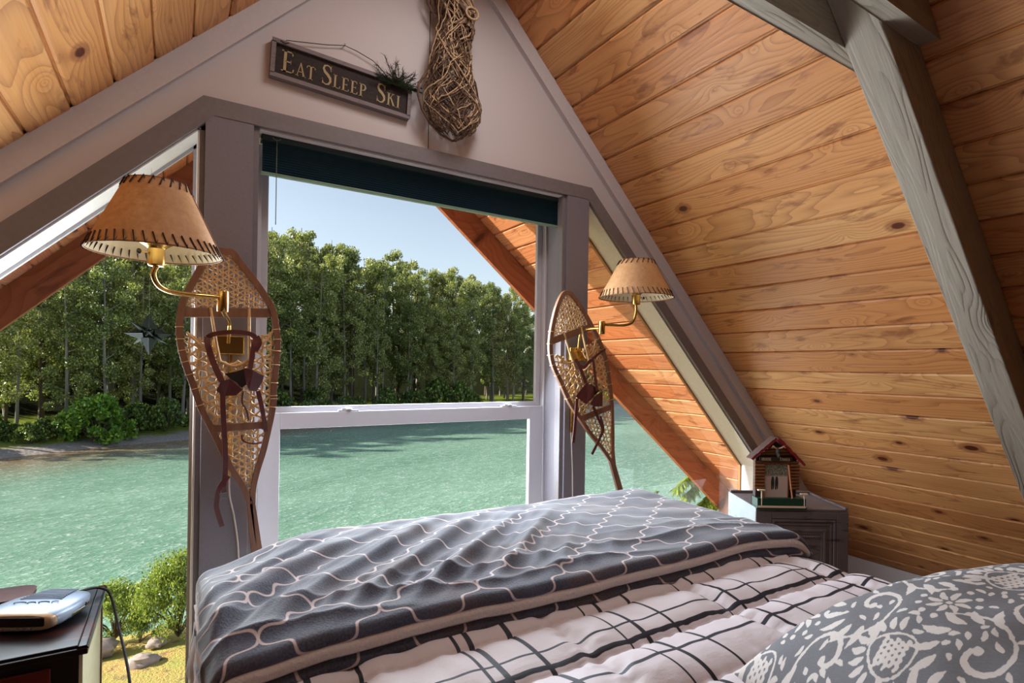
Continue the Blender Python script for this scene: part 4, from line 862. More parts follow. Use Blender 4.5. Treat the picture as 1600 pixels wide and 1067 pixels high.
MB().tube([*S((0.1365,0.8886,0.038),(0.1607,0.8919,0.038),(0.1631,0.8724,0.038),(0.1382,0.8727,0.038))], .0016, 5, closed=True).build('buckle', m_buckle, s1, smooth=60)
MB().tube([*S((0.2015,1.2633,0.056),(0.2164,1.2649,0.056),(0.2177,1.2518,0.056),(0.2028,1.2502,0.056))], .0016, 5, closed=True).build('buckle', m_buckle, s1, smooth=60)
s2, A1, B1, A2, B2, ml, mr = snowshoe('wooden snowshoe with rawhide webbing hung tilted on the right window post', RL[:-1], RR[:-1], [(2.0842,0.6353)], [(1.4858,1.5732, .017), (1.092,1.1519, .015)], 9, (-0.353, 0.936))
MB().prism([Vector((x, YS-y, z)) for x, z, y in [(1.7805,1.2817,0.045),(1.8156,1.2599,0.055),(1.8263,1.2107,0.05),(1.7896,1.1732,0.035),(1.7247,1.212,0.03)]], (0, -.004, 0)).build('leather_cup', m_lea, s2, bevel=.0012)
MB().prism([Vector((x, YS-y, z)) for x, z, y in [(1.8305,1.2106,0.052),(1.8823,1.2375,0.05),(1.8954,1.16,0.035),(1.8456,1.1589,0.034),(1.8131,1.1727,0.036)]], (0, -.004, 0)).build('leather_cup', m_lea, s2, bevel=.0012)
MB().prism([Vector((x, YS-y, z)) for x, z, y in [(1.7833,1.2795,0.03),(1.8293,1.2707,0.03),(1.8823,1.2397,0.03),(1.8348,1.2073,0.03)]], (0, -.003, 0)).build('hollow_shade', simple('hollow_shade_dark', (.012, .006, .005), .6), s2)  # shade of the hole between the cups, made as a black sheet
strap(S((1.7263,1.3996,0.02),(1.7446,1.3678,0.03),(1.7632,1.3249,0.036),(1.7833,1.2763,0.04)), 0.01, 'strap', s2)
strap(S((1.735,1.3698,0.024),(1.772,1.3596,0.034),(1.806,1.3851,0.03),(1.8309,1.3965,0.02)), 0.009, 'strap', s2)
strap(S((1.8404,1.4131,0.02),(1.8462,1.3365,0.03),(1.8581,1.2377,0.04)), 0.008, 'strap', s2)
strap(S((1.8309,1.3965,0.02),(1.8784,1.4305,0.02),(1.9326,1.4576,0.012)), 0.006, 'strap', s2)
strap(S((1.7344,1.2011,0.03),(1.7288,1.1422,0.032),(1.7265,1.0565,0.026),(1.7213,0.9763,0.022)), 0.0085, 'strap', s2)
strap(S((1.8414,1.159,0.03),(1.8796,1.0942,0.026),(1.9123,1.0376,0.024),(1.8874,0.9889,0.03),(1.864,0.9517,0.03),(1.8409,0.9093,0.026)), 0.0075, 'strap', s2)
strap(S((1.8988,0.9939,0.024),(1.9195,1.0372,0.024),(1.8994,1.1045,0.02)), 0.005, 'strap', s2)

# ------------------------------------------------------------------ cloth helpers
def grid_mesh(name, us, vs, fn, mat, parent=None, thick=0, uvs=True, origin=None):
    mb = MB(); n = len(vs); uv = []
    for u in us:
        for v in vs: mb.v.append(fn(u, v)); uv.append((u, v))
    mb.f = [(i*n+j, (i+1)*n+j, (i+1)*n+j+1, i*n+j+1) for i in range(len(us)-1) for j in range(n-1)]
    mb.uv = uv
    o = mb.build(name, mat, parent, smooth=180, origin=origin)
    if thick: s = o.modifiers.new('thickness', 'SOLIDIFY'); s.thickness = thick; s.offset = -1
    return o
def lin(a, b, n): return [a+(b-a)*i/(n-1) for i in range(n)]
def bend(s, edge, r, sgn):
    """arc length s beyond 'edge' rolls over a radius r; returns (pos, drop)"""
    d = (s-edge)*sgn
    if d <= -r*0: 
        pass
    d0 = d+r*.0
    if d <= -r: return s, 0.
    a = (d+r)/r
    if a < PI/2: return edge+sgn*(-r+r*math.sin(a)), r*(1-math.cos(a))
    return edge, r+(d+r-r*PI/2)
def sag(u, v):
    a = max(0, min(1, (.34-u)/.30)); b = max(0, min(1, (v+1.0)/.36)); return .060*a*a*(3-2*a)*b*b*(3-2*b)
# ------------------------------------------------------------------ bed
BX0, BX1, BY0, BY1 = .085, 1.62, -2.95, -.63
bed = thing('bed', 'bed with its foot towards the big window, under the plaid comforter', 'bed', (.85, -1.8, FL))
MB().box(BX0+.02, BX1-.02, BY0, BY1-.02, FL+.12, .28).build('box_spring', paint('ticking', srgb(200, 196, 190), .8, .03, 60), bed, bevel=.02)
MB().box(BX0+.01, BX1-.01, BY0, BY1-.01, .285, .695).build('mattress', paint('mattress_cover', srgb(220, 216, 212), .8, .03, 60), bed, bevel=.04)
for x in (BX0+.1, BX1-.1):
    for y in (BY0+.1, BY1-.12): MB().box(x-.03, x+.03, y-.03, y+.03, FL, FL+.12).build('leg', simple('dark_bed_leg_%d_%d' % (x*100, -y*100), srgb(50, 34, 26), .5), bed)
# comforter
n = NT('plaid_comforter'); uvn = n.n('ShaderNodeUVMap').outputs[0]; ux, uy, _ = n.sep(uvn)
wob = n.math('MULTIPLY', n.math('SUBTRACT', n.noise(uvn, 5, 2), .5), .004); ux = n.math('ADD', ux, wob); uy = n.math('ADD', uy, wob)
def stripes(co, lst):
    acc = None
    for p0, wd in lst:
        d = n.math('ABSOLUTE', n.math('SUBTRACT', co, p0)); s_ = n.mapr(d, wd*.5-.0006, wd*.5+.0006, 1, 0); acc = s_ if acc is None else n.math('MAXIMUM', acc, s_)
    return acc
sx_ = [(-.33, .006), (-.24, .012), (-.15, .007), (0.02, .012), (.13, .006), (.20, .012), (.29, .008), (.482, .008), (.512, .012), (.60, .012), (.797, .005), (.845, .011), (.933, .008), (1.108, .006), (1.157, .011), (1.241, .006), (1.445, .006), (1.50, .011), (1.588, .008), (1.79, .012), (1.88, .008)]
sy_ = [(-.30+.0, .008), (-.50, .012), (-.66, .006), (-.77, .006), (-.81, .012), (-.89, .009), (-1.10, .006), (-1.145, .012), (-1.225, .006), (-1.428, .006), (-1.474, .012), (-1.556, .010), (-1.76, .006), (-1.81, .012), (-1.89, .009), (-2.10, .006), (-2.14, .012), (-2.22, .009)]
a1 = stripes(ux, sx_); a2 = stripes(uy, sy_)
weave = n.noise(n.mapping(uvn, scale=(400, 400, 1)), 1, 2)
fab = n.mix(weave, srgb(202, 196, 204), srgb(220, 214, 220)); ink = srgb(34, 37, 50)
cc = n.mix(n.math('MAXIMUM', a1, a2), fab, ink)
fine = n.noise(n.mapping(uvn, scale=(26, 40, 1)), 1, 4, .6)
b = n.pbr(cc, .62, n.bump(fine, .35, .006), 0, .35); m_comf = n.m
Q0, QP = -1.333, .158
def comf(u, v):
    x, dx = bend(u, .055+.0, .06, -1) if u < .8 else bend(u, 1.65, .06, 1)
    y, dy = bend(v, -.60, .06, 1) if v > -1 else (v, 0.)
    q = (v-Q0)/QP; f = abs(math.sin(PI*q)); puff = .020*f**.42-.015
    nz = noise.noise(Vector((u*5, v*6, 0)))*.007+noise.noise(Vector((u*17, v*11, 2)))*.0055
    seam = (1-f)**3; puck = seam*noise.noise(Vector((u*42, round(q)*7.1, 5)))*.009
    qb = (u-.70)/.42; g = abs(math.sin(PI*qb)); tack = -.012*math.exp(-(g/.14)**2)*(.45+.55*math.exp(-((1-f)/.5)**2))
    crs = .004*math.exp(-(g/.35)**2)*noise.noise(Vector((u*30, v*50, 8)))
    hgt = puff+nz+puck+tack+crs
    if dx > .0 and dx+0 > .05:     # hanging side: vertical folds
        k = min(1, (dx-.05)/.25); sg_ = -1 if u < .8 else 1
        x += sg_*(hgt*.8+k*(.014+.020*math.sin(v*19+1.2*math.sin(v*7))+.01*noise.noise(Vector((v*6, dx*3, 1)))))
        hgt = 0
    if dy > .05: y += hgt+.015*math.sin(u*17); hgt = 0
    return (x, y, .80-dx-dy+hgt-sag(u, v))
us = lin(-.42, 2.10, 330); vs = lin(-2.32, -.28, 400)
cf = grid_mesh('comforter', us, vs, comf, m_comf, None, 0, origin=(.85, -1.4, .8))
tag(cf, 'quilted white comforter with dark plaid stripes spread over the bed', 'comforter')

# blanket
n = NT('fleece_trellis_blanket'); uvn = n.n('ShaderNodeUVMap').outputs[0]; ux, uy, _ = n.sep(uvn)
uxn = n.math('DIVIDE', n.math('SUBTRACT', ux, .0165), .224); uyn = n.math('DIVIDE', n.math('ADD', uy, .004), .164)
a = n.math('ADD', uxn, uyn); b = n.math('SUBTRACT', uxn, uyn)
# each lattice line steps sideways between the crossings, giving the scalloped trellis
def wig(c, o): return n.math('ADD', c, n.math('MULTIPLY', n.math('SINE', n.math('MULTIPLY', o, 4*PI)), .062))
def ln_(c): 
    f_ = n.math('ABSOLUTE', n.math('SUBTRACT', n.math('FRACT', n.math('ADD', c, .5)), .5)); return n.mapr(f_, .014, .028, 1, 0)
L_ = n.math('MAXIMUM', ln_(wig(a, b)), ln_(wig(b, a)))
nap = n.noise(n.mapping(uvn, scale=(9, 9, 1)), 1, 4, .6); nap2 = n.noise(n.mapping(uvn, scale=(220, 220, 1)), 1, 2)
base = n.mix(n.mapr(nap, .35, .65), srgb(40, 48, 66), srgb(70, 76, 96)); base = n.mix(n.mapr(n.noise(n.mapping(uvn, scale=(5, 8, 1)), 1, 3), .5, .66, 0, .7), base, srgb(80, 66, 70)); base = n.mix(n.mapr(nap2, .3, .7, 0, .4), base, srgb(112, 110, 120))
cc = n.mix(n.math('MULTIPLY', L_, .9), base, srgb(206, 190, 192))
b_ = n.pbr(cc, .85, n.bump(nap2, .35, .003), 0, .2); b_.inputs['Sheen Weight'].default_value = .55; b_.inputs['Sheen Roughness'].default_value = .4; m_blk = n.m
n = NT('white_sherpa'); p = n.coord(); f = n.noise(p, 160, 4, .7); b_ = n.pbr(n.mix(f, srgb(206, 192, 188), srgb(236, 226, 222)), .95, n.bump(f, .9, .004), 0, .1); b_.inputs['Sheen Weight'].default_value = .3; m_sherpa = n.m
bk = thing('throw_blanket', 'dark grey fleece throw with pale trellis pattern folded across the bed foot', 'blanket', (.9, -.95, .81))
NY = -1.262
def wrinkle(u, v):
    # folds fan out from the near left corner towards the middle of the far edge
    p = Vector((u, v)); h = 0
    sm = lambda x: (lambda q: q*q*(3-2*q))(max(0, min(1, x)))
    ang = math.radians(42-10*max(0, .45-u)/.45*-1); c_, s_ = math.cos(math.radians(42)), math.sin(math.radians(42))
    t = -s_*(u-.1)+c_*(v+1.25); s = c_*(u-.1)+s_*(v+1.25)
    m1 = sm((1.25-u)/.5)*sm((u+.03)/.12)*(1-.75*sm((t-.22)/.22))
    w1 = noise.noise(Vector((s*1.5, t*2.2, 1))); w2 = noise.noise(Vector((s*1.6, t*4, 7)))
    tb_ = t+.035*w1+.10*max(0, .35-s)**1.3
    ph = tb_/.118*2*PI; am = .55+.75*max(0, noise.noise(Vector((s*2.0, t*7, 4)))+.35)
    r1 = (.5+.5*math.sin(ph))**1.5; r2 = (.5+.5*math.sin(ph*2.1+2*w2+1))**1.6; r3 = (1-abs(math.sin(ph*2.05+5*w2)))**2
    h += m1*(.021*r1*am+.007*r2)*(.25+.75*sm((-.64-v)/.2))*(.35+.65*sm((v+1.25)/.12))
    # finer creases parallel to the near edge, and gentle lumps everywhere
    e = math.exp(-((v-NY-.08)/.10)**2); h += .010*e*(1-abs(math.sin((v+u*.12)*34+2*noise.noise(Vector((u*2.5, 0, 4))))))**1.3
    h += .010*noise.noise(Vector((u*3.2, v*5, 3)))+.005*noise.noise(Vector((u*9, v*12, 6)))
    return h
def blk_top(lift, r, y1):
    def fn(u, v):
        x, dx = bend(u, .050+.012*max(0, (v+.95)), .035, -1) if u < .8 else bend(u, 1.665, .05, 1)
        y, dy = bend(v, -.585, .07, 1) if v > -1 else (v, 0.)
        z = lift-dx-dy; ee = 1.0
        if v < y1:      # rolled near edge
            a = min((y1-v)/r, PI*.97); y = y1-r*math.sin(a)*1.25; z = lift-r+r*math.cos(a)-dx; 
        hh = wrinkle(u, max(v, y1)); hh *= 1-.75*max(0, min(1, (y1+.05-v)/.05)) if v < y1+.05 else 1
        if dx > .02 or dy > .04: 
            x += (-hh if u < .8 else hh)*.7*(dx > .02); y += hh*.6*(dy > .04); hh *= .3
        y += (.006*math.sin(u*5.1)+.004*math.sin(u*13+1))*max(0, min(1, (-1.0-v)/.2)) - (.055*max(0, (u-1.35)/.3)**2 + .045*max(0, (.30-u)/.25)**1.5)*max(0, min(1, (-.9-v)/.3))
        return (x, y, z+hh-sag(u, v))
    return fn
us = lin(-.02, 1.74, 380)
grid_mesh('top_layer', us, lin(NY-.052, -.42, 240), blk_top(.862, .0175, NY), m_blk, bk, .004)
grid_mesh('sherpa_lining', lin(-.018, 1.735, 260), lin(NY-.048, -.62, 60), (lambda g: (lambda u, v: (lambda q: (q[0], q[1]-.0045, q[2]))(g(u, v))))(blk_top(.843, .0165, NY-.0045)), m_sherpa, bk, .003)
grid_mesh('under_layer', lin(-.022, 1.737, 260), lin(NY-.052, -.40, 90), (lambda g: (lambda u, v: (lambda q: (q[0]+.0, q[1]-.010, q[2]-.006))(g(u, v))))(blk_top(.820, .015, NY-.006)), m_blk, bk, .003)
def edge_path(u0, v0s, g): return [Vector(g(u0, v)) for v in v0s]
g = blk_top(.862, .0175, NY)
ep = [Vector(g(-.02, v))+Vector((-.002, 0, -.002)) for v in lin(NY-.02, -.42, 60)]+[Vector(g(u, -.42))+Vector((0, .002, -.003)) for u in lin(0, 1.72, 60)]
MB().tube(ep, .0045, 6).build('pale_binding', m_sherpa, bk, smooth=60)
fe = [Vector(g(u, -.612))+Vector((0, .004, -.001)) for u in lin(.42, 1.67, 90)]
MB().tube(fe, .0045, 6).build('sherpa_edge', m_sherpa, bk, smooth=60)

# pillow
def pattern_map():
    W_, H_ = .78, .56; res = 1000; nx, ny = int(W_*res), int(H_*res); img = np.zeros((ny, nx), np.float32); rg = random.Random(12)
    yy, xx = np.mgrid[0:ny, 0:nx].astype(np.float32)
    def disc_line(P, w):
        for i in range(len(P)-1):
            (x0, y0), (x1, y1) = P[i], P[i+1]; L = math.hypot(x1-x0, y1-y0); k = max(1, int(L*res/1.5))
            for j in range(k):
                t = j/k; wd = (w[i]*(1-t)+w[i+1]*t)*res; cx, cy = (x0+(x1-x0)*t)*res, (y0+(y1-y0)*t)*res
                a0, a1, b0, b1 = int(max(0, cy-wd-1)), int(min(ny, cy+wd+2)), int(max(0, cx-wd-1)), int(min(nx, cx+wd+2))
                if a0 >= a1 or b0 >= b1: continue
                m = (xx[a0:a1, b0:b1]-cx)**2+(yy[a0:a1, b0:b1]-cy)**2 <= wd*wd; img[a0:a1, b0:b1][m] = 1
    def leaf(x, y, a, L, w): 
        P = [(x+math.cos(a)*L*t+math.cos(a+PI/2)*L*.12*math.sin(PI*t), y+math.sin(a)*L*t+math.sin(a+PI/2)*L*.12*math.sin(PI*t)) for t in [i/10 for i in range(11)]]
        disc_line(P, [max(.0006, w*math.sin(PI*(i/10)**.8)) for i in range(11)])
    def scroll(x, y, a, s, sg):
        P = []; w = []; 
        for i in range(60):
            t = i/59; r = s*(1-t)**1.1*.5+s*.06; th = a+sg*t*5.2; P.append((x+r*math.cos(th), y+r*math.sin(th))); w.append(.0016+.0022*math.sin(PI*t))
        disc_line(P, w); disc_line([P[-1], (P[-1][0]+.001, P[-1][1])], [.0052, .0052])
        th = a; P2 = [(x+s*.56*math.cos(th-sg*t*1.5)*(1+.8*t), y+s*.56*math.sin(th-sg*t*1.5)*(1+.8*t)) for t in [i/16 for i in range(17)]]; disc_line(P2, [.0024-.001*i/16 for i in range(17)])
        for k in range(6):
            th = a-sg*(.4+.42*k); r = s*.56+.004; leaf(x+r*math.cos(th), y+r*math.sin(th), th-sg*.5, .026+.01*rg.random(), .0052)
    def flower(x, y, s):
        for k in range(8): th = 2*PI*k/8+.2; leaf(x+.2*s*math.cos(th), y+.2*s*math.sin(th), th, s*.62, s*.13)
        for k in range(11): th = 2*PI*k/11; disc_line([(x+s*math.cos(th), y+s*math.sin(th)), (x+s*1.02*math.cos(th+.08), y+s*1.02*math.sin(th+.08))], [.0042, .0036])
        disc_line([(x, y), (x+.001, y)], [s*.11, s*.11])
    def tear(x, y, s, a):
        for i in range(5):
            for j in range(5-i % 2):
                px = (j-2+.5*(i % 2))*s*.16; py = (i-2)*s*.15; c_, s__ = math.cos(a), math.sin(a); bx, by = x+px*c_-py*s__, y+px*s__+py*c_
                disc_line([(bx-.004*c_, by-.004*s__), (bx+.003*s__, by-.003*c_), (bx+.004*c_, by+.004*s__)], [.0018, .0028, .0018])
        P = [(x+s*.56*math.cos(t)*(1-.25*math.sin(t)), y+s*.62*math.sin(t)) for t in [2*PI*i/40 for i in range(41)]]; disc_line(P, [.0017]*41)
        for k in range(9): t = PI*(.1+.8*k/8); leaf(x+s*.64*math.cos(t), y+s*.68*math.sin(t), t, .02, .0044)
    k = 0; sp = .092
    for i in range(-1, 10):
        for j in range(-1, 8):
            x = i*sp+(.5*sp if j % 2 else 0)+rg.uniform(-.008, .008); y = j*sp*.92+rg.uniform(-.008, .008); k = (i*2+j*3) % 4
            if k == 0: flower(x, y, .033)
            elif k == 2: tear(x, y, .047, rg.uniform(-.6, .6))
            else: scroll(x, y, rg.uniform(0, 6.28), .066, 1 if k == 1 else -1)
    # fill the gaps with loose leaves
    for t in range(4200):
        x, y = rg.uniform(0, W_), rg.uniform(0, H_); L = rg.uniform(.012, .022); a = rg.random()*6.28
        ix, iy = int((x+math.cos(a)*L/2)*res), int((y+math.sin(a)*L/2)*res); q = 7
        if q <= ix < nx-q and q <= iy < ny-q and img[iy-q:iy+q, ix-q:ix+q].sum() < 8: leaf(x, y, a, L*.8, .0031)
    for ax_ in (0, 1): img = (np.roll(img, 1, ax_)+2*img+np.roll(img, -1, ax_))/4
    return img, W_, H_
pimg, PW, PH = pattern_map()
n = NT('grey_floral_pillowcase'); at = n.n('ShaderNodeAttribute', attribute_name='pattern').outputs['Fac']; p = n.coord(); wv = n.noise(n.mapping(p, scale=(900, 120, 900)), 1, 2)
gr = n.mix(wv, srgb(104, 106, 112), srgb(132, 134, 140)); cc = n.mix(n.mapr(at, .3, .7), gr, n.mix(wv, srgb(206, 202, 200), srgb(226, 222, 220)))
n.pbr(cc, .8, n.bump(wv, .25, .001), 0, .2); m_pil = n.m
def pillow(center, ang, tilt, roll, hl, hw, ht):
    ex_ = Vector((math.cos(ang), math.sin(ang), 0)); ey_ = Vector((-math.sin(ang), math.cos(ang), 0)); R1 = Matrix.Rotation(tilt, 3, ex_); ey_ = R1 @ ey_; R2 = Matrix.Rotation(roll, 3, ey_); ex_ = R2 @ ex_; ez_ = ex_.cross(ey_)
    mb = MB(); vals = []; c = Vector(center)
    for side, (nu, nv) in ((1, (660, 480)), (-1, (60, 44))):
        o = len(mb.v)
        for i in range(nu+1):
            a = -1+2*i/nu
            for j in range(nv+1):
                b = -1+2*j/nv; fa = max(0, 1-abs(a)**2.6); fb = max(0, 1-abs(b)**2.4); t = (fa*fb)**.52
                pin = 1-.055*(1-abs(b)**2)*(abs(a)**6); pin2 = 1-.06*(1-abs(a)**2)*(abs(b)**6)
                wr = noise.noise(Vector((a*3, b*2.4, side)))*.010*t+noise.noise(Vector((a*9, b*5, 3)))*.0035+.004*math.sin(a*40+b*3)*(1-fa)*fb*.8
                P_ = c+ex_*(a*hl*pin)+ey_*(b*hw*pin2)+ez_*(side*(t*ht+wr*(.2+.8*t)*(t > 0)))
                P_.z -= .10*max(abs(a), abs(b))**3; mb.v.append(P_)
                gx, gy = int((a+1)/2*(pimg.shape[1]-1)+.5), int((b+1)/2*(pimg.shape[0]-1)+.5); vals.append(float(pimg[gy, gx]))
        f = [(o+i*(nv+1)+j, o+(i+1)*(nv+1)+j, o+(i+1)*(nv+1)+j+1, o+i*(nv+1)+j+1) for i in range(nu) for j in range(nv)]
        mb.f += f if side > 0 else [q[::-1] for q in f]
    o = mb.build('pillow', m_pil, None, smooth=180, origin=(c.x, c.y, c.z-ht))
    at_ = o.data.attributes.new('pattern', 'FLOAT', 'POINT'); at_.data.foreach_set('value', vals); return o
tag(pillow((1.06, -2.12, .945), math.radians(-24), math.radians(2), math.radians(-3), .39, .28, .14), 'grey pillow with white floral scroll print at the head of the bed', 'pillow')

# ------------------------------------------------------------------ nightstand and the things on it
NT_ = .62
ns = thing('nightstand', 'black nightstand with reddish wear standing by the left window', 'nightstand', (-.40, -.32, FL))
n = NT('worn_black_lacquer'); p = n.coord(); f = n.noise(p, 7, 4, .6); f2 = n.noise(n.mapping(p, scale=(3, 30, 30)), 1, 3)
cc = n.mix(n.mapr(f, .52, .66, 0, .8), srgb(24, 20, 22), srgb(84, 38, 28)); cc = n.mix(n.mapr(f2, .62, .72, 0, .4), cc, srgb(120, 80, 56)); n.pbr(cc, .28, n.bump(f2, .08, .002), 0, .5); m_lac = n.m
m_lac2 = simple('dark_stand_front', srgb(26, 22, 24), .45); m_side = paint('cream_side_panel', srgb(206, 200, 168), .5, .04, 30)
NX0, NX1, NY0, NY1 = -.72, -.184, -.535, -.085
mb = MB(); mb.box(NX0, NX1, NY0, NY1, NT_-.022, NT_-.006); mb.box(NX0+.012, NX1-.022, NY0+.012, NY1-.012, NT_-.006, NT_); mb.prism([(NX1-.021, NY0+.002, NT_-.006), (NX1-.001, NY0+.002, NT_-.006), (NX1-.004, NY0+.002, NT_-.001), (NX1-.021, NY0+.002, NT_-.001)], (0, NY1-NY0-.004, 0))
mb.build('top', m_lac, ns, bevel=.002)
MB().box(NX0+.02, NX1-.020, NY0+.02, NY1-.02, FL+.06, NT_-.0225).build('body', m_lac2, ns, bevel=.002)
MB().box(NX1-.0198, NX1-.012, NY0+.018, NY1-.016, FL+.06, NT_-.0225).build('side_panel', m_side, ns)
MB().box(NX1-.0119, NX1-.008, NY1-.030, NY1-.014, FL+.06, NT_-.0225).build('side_stile', simple('brown_stile', srgb(96, 56, 38), .5), ns)
for i, z in enumerate((.36, .08)):
    dr = MB().box(NX0+.06, NX1-.075, NY0+.010, NY0+.0198, z, z+.215).build('drawer', simple('red_brown_drawer_%d' % i, srgb(96, 34, 30), .4), ns, bevel=.003)
    MB().lathe((NX0+.26, NY0+.0095, z+.11), (0, -1, 0), [(0, 0), (.006, 0), (.006, .012), (.014, .016), (.014, .022), (0, .026)], 16).build('knob', m_brass, dr, smooth=40)
for x in (NX0+.04, NX1-.045):
    for y in (NY0+.04, NY1-.04): MB().box(x-.018, x+.018, y-.018, y+.018, FL, FL+.0598).build('leg', m_lac2, ns)
# clock radio
ck = thing('clock_radio', 'silver clock radio with dark display on the nightstand', 'clock radio', (-.33, -.29, NT_+.0005))
ckf = Vector((.46, .89, 0)).normalized(); ckr = Vector((ckf.y, -ckf.x, 0)); cb = Vector((-.352, -.365, NT_+.003))     # bottom centre of the front face
def CK(a, b, h): return cb+ckr*a+ckf*b+Vector((0, 0, h))      # a across, b towards the back, h up
m_sil = simple('silver_plastic', srgb(146, 162, 184), .35, .3); m_dk = simple('display_black', srgb(22, 14, 22), .12); m_tan = simple('champagne_trim', srgb(206, 186, 160), .3, .3); m_gr = simple('grey_plastic', srgb(120, 136, 156), .35, .15)
def loft(secs, mat, nm, parent, k=36, pw=.62, smooth=50):
    mb = MB(); 
    for (b, hw, z0, z1, ox) in secs:
        for j in range(k):
            th = 2*PI*j/k; c_, s_ = math.cos(th), math.sin(th)
            mb.v.append(CK(ox+hw*math.copysign(abs(c_)**pw, c_), b, (z0+z1)/2+(z1-z0)/2*math.copysign(abs(s_)**pw, s_)))
    m = len(secs); mb.f = [(i*k+j, i*k+(j+1) % k, (i+1)*k+(j+1) % k, (i+1)*k+j) for i in range(m-1) for j in range(k)]+[tuple(range(k))[::-1], tuple((m-1)*k+j for j in range(k))]
    return mb.build(nm, mat, parent, smooth=smooth)
body = [(.004, .098, .006, .052, 0), (.02, .104, .003, .056, 0), (.06, .104, .002, .058, 0), (.10, .098, .004, .056, .002), (.14, .084, .008, .050, .006), (.168, .062, .012, .042, .012), (.184, .034, .018, .034, .016)]
loft(body, m_sil, 'body', ck)
loft([(.0035, .098, .004, .052, 0), (-.006, .094, .004, .050, 0), (-.010, .088, .008, .047, 0)], m_tan, 'front_bezel', ck)
loft([(-.0102, .074, .017, .043, 0), (-.0125, .072, .018, .042, 0)], m_dk, 'display', ck, pw=.2)
mb = MB()
for i in range(7): mb.obox(CK(-.054+.018*i, -.0115, .0115), ckr, ckf, (0, 0, 1), .0055, .0022, .0018)
mb.build('buttons', m_gr, ck)
mb = MB()
for i in range(11): b0 = .075+.0085*i; mb.obox(CK(.004, b0, .0570-(0 if b0 < .10 else (b0-.10)*.13)), ckr, ckf, (0, 0, 1), .056-.0015*i, .0014, .0020)
mb.build('speaker_slots', m_gr, ck, bevel=.0008)
mb = MB()
for a, b, w_ in ((-.03, .045, .016), (.0, .045, .010), (.03, .048, .014), (.058, .05, .008)):
    mb.tube([CK(a+w_*math.cos(t), b+.006*math.sin(t), .0588) for t in [PI*.1*i for i in range(14)]], .0010, 5)
mb.build('dial_marks', m_dk, ck)
MB().obox(CK(.101, .075, .022), ckr, ckf, (0, 0, 1), .0030, .026, .0035).obox(CK(.096, .118, .026), ckr, ckf, (0, 0, 1), .003, .006, .005).build('side_switches', m_dk, ck, bevel=.001)
pc = [CK(.012, .185, .026), Vector((-.215, -.155, NT_+.020)), Vector((-.186, -.150, NT_+.010)), Vector((-.168, -.160, NT_-.010)), Vector((-.145, -.20, .53)), Vector((-.112, -.29, .42)), Vector((-.092, -.36, .28)), Vector((-.085, -.40, .1)), Vector((-.07, -.42, -.1)), Vector((-.09, -.40, FL+.01))]
MB().tube(smooth_path(pc, 8), .0042, 8).build('power_cord', simple('black_rubber', (.012, .012, .014), .5), ck, smooth=60)
# brown rounded box behind the clock, green bottle at the frame edge
bx = Vector((-.445, -.155, NT_)); mb = MB(); pts = []
for i in range(28):
    th = 2*PI*i/28; c_, s_ = math.cos(th), math.sin(th); pts.append((bx.x+.088*math.copysign(abs(c_)**.5, c_), bx.y+.058*math.copysign(abs(s_)**.5, s_)))
mb.prism([(x, y, NT_+.0008) for x, y in pts], (0, 0, .030)); t_ = thing('trinket_box', 'low brown rounded box behind the clock radio', 'box', (bx.x, bx.y, NT_+.0005)); m_bx = paint('brown_leatherette', srgb(112, 76, 70), .35, .06, 40)
mb.build('base', m_bx, t_, smooth=40, bevel=.003); mb = MB().prism([((x-bx.x)*1.02+bx.x, (y-bx.y)*1.02+bx.y, NT_+.0312) for x, y in pts], (0, 0, .010)); mb.build('lid', m_bx, t_, smooth=40, bevel=.004)
MB().lathe((-.545, -.22, NT_+.0005), (0, 0, 1), [(0, 0), (.030, 0), (.034, .006), (.034, .05), (.028, .062), (.014, .070), (.014, .086), (.0, .088)], 24).build('green_bottle', simple('green_bottle_glass', srgb(58, 92, 74), .15), None, smooth=40, origin=(-.545, -.22, NT_))
tag(bpy.data.objects['green_bottle'], 'small dark green bottle at the left end of the nightstand', 'bottle')

# ------------------------------------------------------------------ cabinet on the right
cbx = thing('cabinet', 'weathered grey painted cabinet with a panelled door beside the bed', 'cabinet', (2.80, -.5, FL))
K0 = Vector((2.565, -.558, 0)); K1 = Vector((2.957, -.806, 0)); KL = Vector((2.703, -.222, 0)); exk = (K1-K0).normalized(); eyk = Vector((-exk.y, exk.x, 0)); WK = (K1-K0).length; DK = .375; HT_ = .65
def CB(a, b, z): q = K0+exk*a+eyk*b; return Vector((q.x, q.y, z))
def cbb(mb, a0, a1, b0, b1, z0, z1): return mb.obox(CB((a0+a1)/2, (b0+b1)/2, (z0+z1)/2), exk, eyk, (0, 0, 1), (a1-a0)/2, (b1-b0)/2, (z1-z0)/2)
n = NT('distressed_grey_paint'); p = n.coord(); f = n.noise(p, 10, 5, .65); f2 = n.noise(n.mapping(p, scale=(6, 6, 26)), 1, 5, .7); f3 = n.noise(p, 3.3, 4, .6)
cc = n.mix(f, srgb(84, 76, 80), srgb(116, 106, 108)); cc = n.mix(n.mapr(f2, .56, .66, 0, .85), cc, srgb(36, 34, 34)); cc = n.mix(n.mapr(f3, .60, .66, 0, .6), cc, srgb(88, 30, 32)); n.pbr(cc, .6, n.bump(f2, .3, .003), 0, .3); m_dis = n.m
n = NT('pale_blue_grey_paint'); p = n.coord(); f = n.noise(p, 12, 5, .65); f2 = n.noise(n.mapping(p, scale=(9, 9, 20)), 1, 5, .7)
cc = n.mix(f, srgb(140, 152, 158), srgb(172, 178, 180)); cc = n.mix(n.mapr(f2, .58, .68, 0, .6), cc, srgb(116, 128, 128)); n.pbr(cc, .55, n.bump(f2, .2, .002), 0, .4); m_pale = n.m
mb = MB(); cbb(mb, .0, WK, .012, DK, FL+.06, HT_-.018); mb.build('body', m_dis, cbx, bevel=.002)
